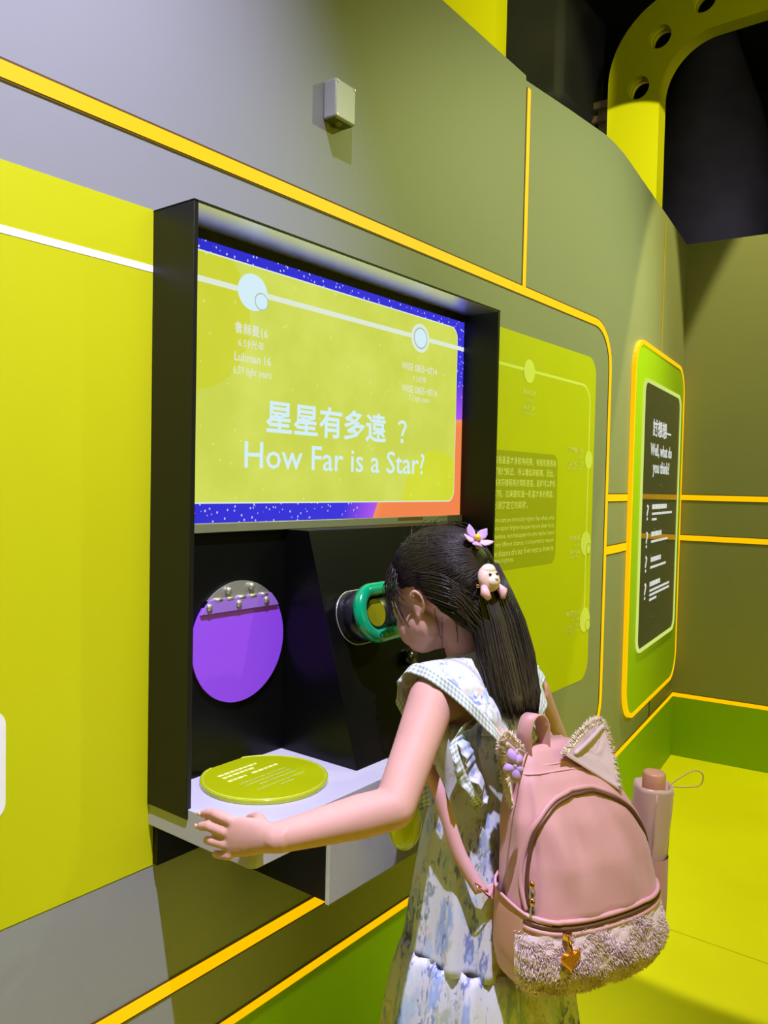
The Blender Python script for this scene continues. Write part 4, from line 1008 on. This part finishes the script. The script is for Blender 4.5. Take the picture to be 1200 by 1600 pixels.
# fluffy lower pocket
g = G(); nx, nt_ = 40, 18; grid = []
for j in range(nt_+1):
    t = lerp(0.012, 0.318, j/nt_)
    for i in range(nx+1):
        u = lerp(-1, 1, i/nx); puff = 0.010*math.sin(math.pi*min(1, max(0, (j+1)/(nt_+2))))+0.003*math.sin(i*1.3)*math.sin(j*1.7)
        g.v.append(pface(u*0.995, t, 0.002+puff))
for j in range(nt_):
    for i in range(nx): a = j*(nx+1)+i; g.f.append((a, a+1, a+nx+2, a+nx+1))
fp = obj('fur_pocket', g, M['fur'], pack, True); fp['label'] = 'pale fluffy lower pocket'
g = G(); rnd = random.Random(5)
for k in range(9500):
    u, t = rnd.uniform(-0.995, 0.995), rnd.uniform(0.012, 0.322); j = (t-0.012)/0.306
    puff = 0.010*math.sin(math.pi*j); p = pface(u, t, 0.001+puff); q = pface(u, t, 0.012+puff); nn = (q-p).normalized()
    cl = V((math.sin(u*13+t*21), math.cos(u*11-t*26), math.sin(u*9+t*37)-1.1))*0.75
    tip = p+(nn+cl+V((rnd.gauss(0, .2), rnd.gauss(0, .2), rnd.gauss(0, .2)))).normalized()*rnd.uniform(0.004, 0.0085)
    g.tube([p, lerp(p, tip, 0.55)+nn*0.0012, tip], [0.0007, 0.0006, 0.0001], 3)
obj('fur', g, M['fur'], fp, True)['kind'] = 'stuff'
# left gusset pocket, its white piping and tan side
g = G()
side = [[pl(-0.1225-0.002*math.sin(math.pi*v)-(0.010*u if u > 0 else 0)*0, lerp(0.006, 0.122, v), 0) for v in [i/10 for i in range(11)]] for u in (0,)]
def pside(v, t, off):
    a, d, cx = interp(PW_, t), interp(PD_, t), interp(PX_, t); y = lerp(0.05, 0.93, v)*d; b = (y-d*0.45)/(d*(0.55 if y > d*0.45 else 0.42))
    x = -a*(max(0, 1-abs(b)**EXP))**(1/EXP); return pl(cx+x-off, y, t*HP)
g = G(); nv, nt_ = 14, 14
for j in range(nt_+1):
    for i in range(nv+1):
        v = i/nv; top = lerp(0.45, 0.345, v)-0.012*math.sin(v*6); t = lerp(0.03, top, j/nt_); g.v.append(pside(v, t, 0.0055+0.003*math.sin(math.pi*j/nt_)))
for j in range(nt_):
    for i in range(nv): a = j*(nv+1)+i; g.f.append((a, a+1, a+nv+2, a+nv+1))
sp = obj('side_pocket', g, M['tan_side'], pack, True); sp['label'] = 'tan pink side pocket'
obj('pocket_edge', G().tube([pside(i/14, lerp(0.45, 0.345, i/14)-0.012*math.sin(i/14*6), 0.007) for i in range(15)], 0.0022, 8), M['pink_light'], sp, True)
# right side pocket holding the umbrella
g = G(); rings = []
for t, r in ((0.02, 0.022), (0.10, 0.031), (0.25, 0.0325), (0.44, 0.0325)):
    rings.append([pl(0.138+r*math.cos(2*math.pi*i/20)*0.95, 0.058+r*1.15*math.sin(2*math.pi*i/20), t*HP) for i in range(20)])
obj('side_pocket', g.loft(rings, True, False), M['pink'], pack, True)
# top seam band, haul loop, straps, buckles
obj('seam_band', G().tube([pl(-0.035+interp(PW_, 0.93)*math.cos(a), 0.024+0.030*math.sin(a), 0.93*HP) for a in [math.pi*i/16 for i in range(17)]], 0.0016, 6), M['pink_light'], pack, True)
obj('seam_band', G().tube(along(smooth2([(-0.98, 0.90), (-0.5, 0.905), (0, 0.905), (0.5, 0.90), (0.95, 0.89)]), 0.001), 0.0016, 6), M['pink_light'], pack, True)
loopp = bez([(1.044, -0.462, 0.790), (1.036, -0.464, 0.824), (1.043, -0.466, 0.847), (1.061, -0.470, 0.850), (1.074, -0.474, 0.832), (1.078, -0.474, 0.788)], 8)
obj('haul_loop', G().ribbon(loopp, [V((0.10, -0.99, 0.0)).normalized()*0.022]*len(loopp), 0.0022), M['pink'], pack, True)
def strap(name, pts, w_, m=M['pink'], th=0.003):
    P = bez(pts, 8); return obj(name, G().ribbon(P, [V(w_)]*len(P), th), m, pack, True)
strap('shoulder_strap', [(1.150, -0.462, 0.775), (1.148, -0.440, 0.800), (1.150, -0.425, 0.838), (1.158, -0.40, 0.880), (1.163, -0.365, 0.898), (1.165, -0.325, 0.875), (1.160, -0.300, 0.82), (1.165, -0.296, 0.74), (1.19, -0.345, 0.66), (1.225, -0.468, 0.57)], ux*0.022)
strap('shoulder_strap', [(1.062, -0.452, 0.798), (1.034, -0.436, 0.820), (1.013, -0.418, 0.838), (1.002, -0.395, 0.856), (0.999, -0.366, 0.878), (1.010, -0.335, 0.898), (1.018, -0.305, 0.886), (1.020, -0.288, 0.83)], V((0.006, 0.007, 0.009)))
strap('lower_strap', [(1.000, -0.300, 0.800), (0.984, -0.330, 0.765), (0.982, -0.352, 0.735), (0.985, -0.368, 0.696), (0.988, -0.392, 0.641), (0.996, -0.424, 0.596)], V((0.010, -0.016, 0.008)), M['pink_light'])
obj('strap_tab', G().prism([V((0.992, -0.418, 0.602)), V((1.000, -0.432, 0.592)), V((1.020, -0.440, 0.575)), V((1.020, -0.436, 0.605))], [V((0.990, -0.421, 0.602)), V((0.998, -0.435, 0.592)), V((1.018, -0.443, 0.575)), V((1.018, -0.439, 0.605))]), M['pink_light'], pack)
obj('buckle', G().tube([V((0.984, -0.420, 0.612)), V((0.990, -0.430, 0.600)), V((1.000, -0.436, 0.590)), V((0.996, -0.424, 0.602))], 0.0014, 6, closed=True), M['gold'], pack, True)
obj('buckle', G().tube([V((0.989, -0.358, 0.884)), V((0.988, -0.376, 0.872)), V((0.996, -0.382, 0.864)), V((0.997, -0.364, 0.876))], 0.0013, 6, closed=True), M['gold'], pack, True)
# zip pulls and heart charm
for (x, t) in ((-0.925, 0.50), (-0.925, 0.435)):
    p = pface(x, t, 0.006); q = obj('zip_pull', G().sphere(p, (0.0042, 0.0042, 0.006), 10, 8), M['gold'], pack, True)
    obj('pull_ring', G().tube([p+V((0, 0, -0.012))+ub*0.002+ux*(0.004*math.cos(a))+V((0, 0, 0.009*math.sin(a))) for a in [2*math.pi*i/16 for i in range(16)]], 0.0013, 6, closed=True), M['steel'], q, True)
hc = pface(-0.60, 0.225, 0.016)
hr = []
for i in range(40):
    a = 2*math.pi*i/40; hr.append((16*math.sin(a)**3, 13*math.cos(a)-5*math.cos(2*a)-2*math.cos(3*a)-math.cos(4*a)))
g = G(); rings = []
for k_, off in ((0.55, -0.0035), (0.92, -0.0022), (1.0, 0), (0.92, 0.0022), (0.55, 0.0035)):
    rings.append([hc+ux*(x*0.00105*k_)+V((0, 0, z*0.00105*k_))+ub*off for x, z in hr])
ch = obj('heart_charm', g.loft(rings), M['orange_gold'], pack, True); ch['label'] = 'gold heart shaped zip charm'
pt = pface(-0.62, 0.312, 0.010)
obj('charm_link', G().tube(bez([pt, pt+ub*0.006-V((0, 0, 0.008)), hc+V((0, 0, 0.012))], 5), 0.0026, 8), M['gold'], ch, True)
obj('zip_slider', G().box(tuple(pt-V((0.006, 0.005, 0.004))), tuple(pt+V((0.006, 0.005, 0.005)))), M['gold'], ch, bevel=0.0015)
# fuzzy ears
def ear(base0, base1, tip, outn, label, seed):
    b0, b1, tp = V(base0), V(base1), V(tip); outn = V(outn).normalized(); rr = random.Random(seed)
    mid = (b0+b1)/2
    outl = bez([b0, lerp(b0, tp, 0.55)+(b0-mid)*0.14, lerp(b0, tp, 0.9)+(b0-mid)*0.16, tp, lerp(b1, tp, 0.9)+(b1-mid)*0.16, lerp(b1, tp, 0.55)+(b1-mid)*0.14, b1], 6)
    cen = (b0+b1+tp)/3; g = G(); rings = []
    for s, off in ((0.0, -0.013), (0.55, -0.0115), (0.9, -0.006), (1.0, 0.0), (0.95, 0.004), (0.86, 0.005)):
        rings.append([cen+(p-cen)*max(s, 0.02)+outn*off for p in outl])
    e = obj('fuzzy_ear', g.loft(rings, True, False), M['fur_cream'], pack, True); e['label'] = label
    g = G(); rings = []
    for s, off in ((0.87, 0.005), (0.80, 0.0035), (0.65, 0.0015), (0.5, 0.0), (0.3, -0.001), (0.02, -0.001)):
        rings.append([cen+(p-cen)*s+outn*(off+0.0032*math.sin(i*0.85+s*9)*(0.9-s)*2*s) for i, p in enumerate(outl)])
    obj('satin_lining', g.loft(rings, False, True), M['satin'], e, True)
    g = G()
    for k in range(1500):
        i = rr.randrange(len(outl)-1); p = lerp(outl[i], outl[i+1], rr.random()); s = rr.uniform(0.45, 1.0); off = -0.012+0.014*((s-0.45)/0.55)**2
        if rr.random() < 0.3: s, off = rr.uniform(0.86, 1.0), rr.uniform(0.002, 0.006)
        q = cen+(p-cen)*s+outn*off; d = ((p-cen).normalized()*(0.3+s)-outn*(1.1-s)*1.2+V((rr.gauss(0, .35), rr.gauss(0, .35), rr.gauss(0, .35)))).normalized()
        g.tube([q, q+d*rr.uniform(0.005, 0.009)], [0.0011, 0.0002], 3)
    obj('fur', g, M['fur_cream'], e, True)['kind'] = 'stuff'
    fd = [lerp(b0, cen, 0.35)+outn*0.004, lerp(b0, tp, 0.55)*0.7+cen*0.3+outn*0.0065, lerp(tp, cen, 0.22)+outn*0.006, lerp(tp, cen, 0.12)+(b1-mid)*0.1+outn*0.003]
    obj('satin_fold', G().tube(bez(fd, 6), [0.001]+[0.0034]*12+[0.0042]*4+[0.003, 0.001], 10), M['satin'], e, True)
    return e
ear(pl(-0.030, 0.058, 0.318), pl(0.066, 0.078, 0.254), (1.172, -0.522, 0.826), (-0.80, -0.58, 0.05), 'right fuzzy cream ear', 11)
ear(pl(-0.078, 0.030, 0.318), pl(-0.098, 0.036, 0.225), (0.975, -0.462, 0.835), (-0.30, -0.90, 0.1), 'left fuzzy cream ear seen edge on', 12)

# umbrella in the side pocket ---------------------------------------------
um = empty('folded_umbrella', tuple(pl(0.142, 0.058, 0.03)), 'folded beige umbrella in a satin sleeve in the backpack\'s side pocket', 'umbrella')
ua, ub_ = pl(0.140, 0.058, 0.030), pl(0.143, 0.066, 0.250); ud = (ub_-ua).normalized(); us = ud.orthogonal().normalized(); ut = ud.cross(us)
g = G(); rings = []
for t, r in ((0, 0.018), (0.05, 0.024), (0.5, 0.0265), (0.8, 0.028), (0.97, 0.029), (1.0, 0.0285), (1.0, 0.0262), (0.9, 0.0255)):
    c = lerp(ua, ub_, t); rings.append([c+(us*math.cos(2*math.pi*i/28)+ut*math.sin(2*math.pi*i/28))*r*(1+0.05*math.sin(i*2*math.pi/28*4+t*5)+0.03*math.sin(i*2*math.pi/28*9-t*11)) for i in range(28)])
obj('sleeve', g.loft(rings), M['umbrella'], um, True)
sv = V((-0.87, -0.49, 0)); sa = math.atan2(sv.dot(ut), sv.dot(us))
obj('sleeve_seam', G().tube([lerp(ua, ub_, t)+(us*math.cos(sa)+ut*math.sin(sa))*(0.0285+0.001*math.sin(t*20)) for t in [i/12*0.97 for i in range(13)]], 0.0013, 6), M['pink_light'], um, True)
h0 = ub_-ud*0.03-us*0.002; h1 = ub_+ud*0.020
obj('handle', G().tube([h0, h1-ud*0.004, h1-ud*0.001, h1], [0.0175, 0.0172, 0.0155, 0.010], 24), M['umbrella_handle'], um, True)
vr = V((0.611, -0.792, 0))
lp = [ub_+vr*0.024+V((0, 0, -0.002)), ub_+vr*0.040+V((0, 0, 0.010)), ub_+vr*0.062+V((0, 0, 0.022)), ub_+vr*0.075+V((0, 0, 0.016)), ub_+vr*0.072+V((0, 0, 0.0)), ub_+vr*0.052+V((0, 0, -0.004)), ub_+vr*0.026+V((0, 0, -0.003))]
obj('wrist_cord', G().tube(bez(lp, 8), 0.0014, 6), M['cord'], um, True)

# lilac flower charm hanging by the left ear ------------------------------
bo = V((0.955, -0.492, 0.808))
root = empty('lilac_charm', tuple(bo), 'soft lilac petal charm hanging beside the backpack\'s left ear', 'charm')
vr2 = V((0.611, -0.792, 0)); vn = V((-0.75, -0.60, 0.25)).normalized()
for k, (a, L, r) in enumerate(((1.9, 0.022, 0.0075), (0.9, 0.016, 0.007), (3.6, 0.018, 0.0075), (4.9, 0.024, 0.008), (5.7, 0.016, 0.0065))):
    d = vr2*math.cos(a)*0.8+V((0, 0, 1))*math.sin(a)
    obj('petal', G().tube([bo, bo+d*L*0.35+vn*0.003, bo+d*L*0.75+vn*0.004, bo+d*L], [0.004, r, r*0.9, r*0.35], 12), M['lilac'], root, True)
obj('flower_centre', G().sphere(bo+vn*0.005, 0.005, 12, 8), M['lilac_pale'], root, True)
obj('hanging_cord', G().tube(bez([bo+V((0, 0, 0.002)), (0.975, -0.486, 0.822), pl(-0.072, 0.034, 0.315)], 6), 0.0012, 6), M['lilac_pale'], root, True)

# clear yellow pouch hanging at the girl's side ----------------------------
pc = V((0.975, -0.300, 0.665))
root = empty('plastic_pouch', tuple(pc), 'shiny clear yellow plastic pouch hanging at the girl\'s side', 'pouch')
g = G(); rings = []
pd = V((0.611, -0.792, 0)); pn = V((0.792, 0.611, 0))
for z, a, b in ((0.040, 0.010, 0.002), (0.034, 0.018, 0.005), (0.010, 0.024, 0.009), (-0.014, 0.022, 0.009), (-0.030, 0.015, 0.006), (-0.036, 0.006, 0.002)):
    rings.append([pc+pd*(a*math.cos(2*math.pi*i/20))+pn*(b*math.sin(2*math.pi*i/20)*(1+0.2*math.sin(i*2.3)))+V((0, 0, z)) for i in range(20)])
obj('pouch_body', g.loft(rings), M['pouch'], root, True)
obj('rim_seam', G().tube([pc+pd*(0.0245*math.cos(a))+V((0, 0, 0.002+0.039*math.sin(a))) for a in [2*math.pi*i/30 for i in range(30)]], 0.0012, 6, closed=True), M['print_cream'], root, True)
obj('hanging_cord', G().tube(bez([pc+V((0, 0, 0.040)), (0.990, -0.302, 0.73), (1.012, -0.306, 0.79)], 6), 0.0011, 6), M['cord'], root, True)
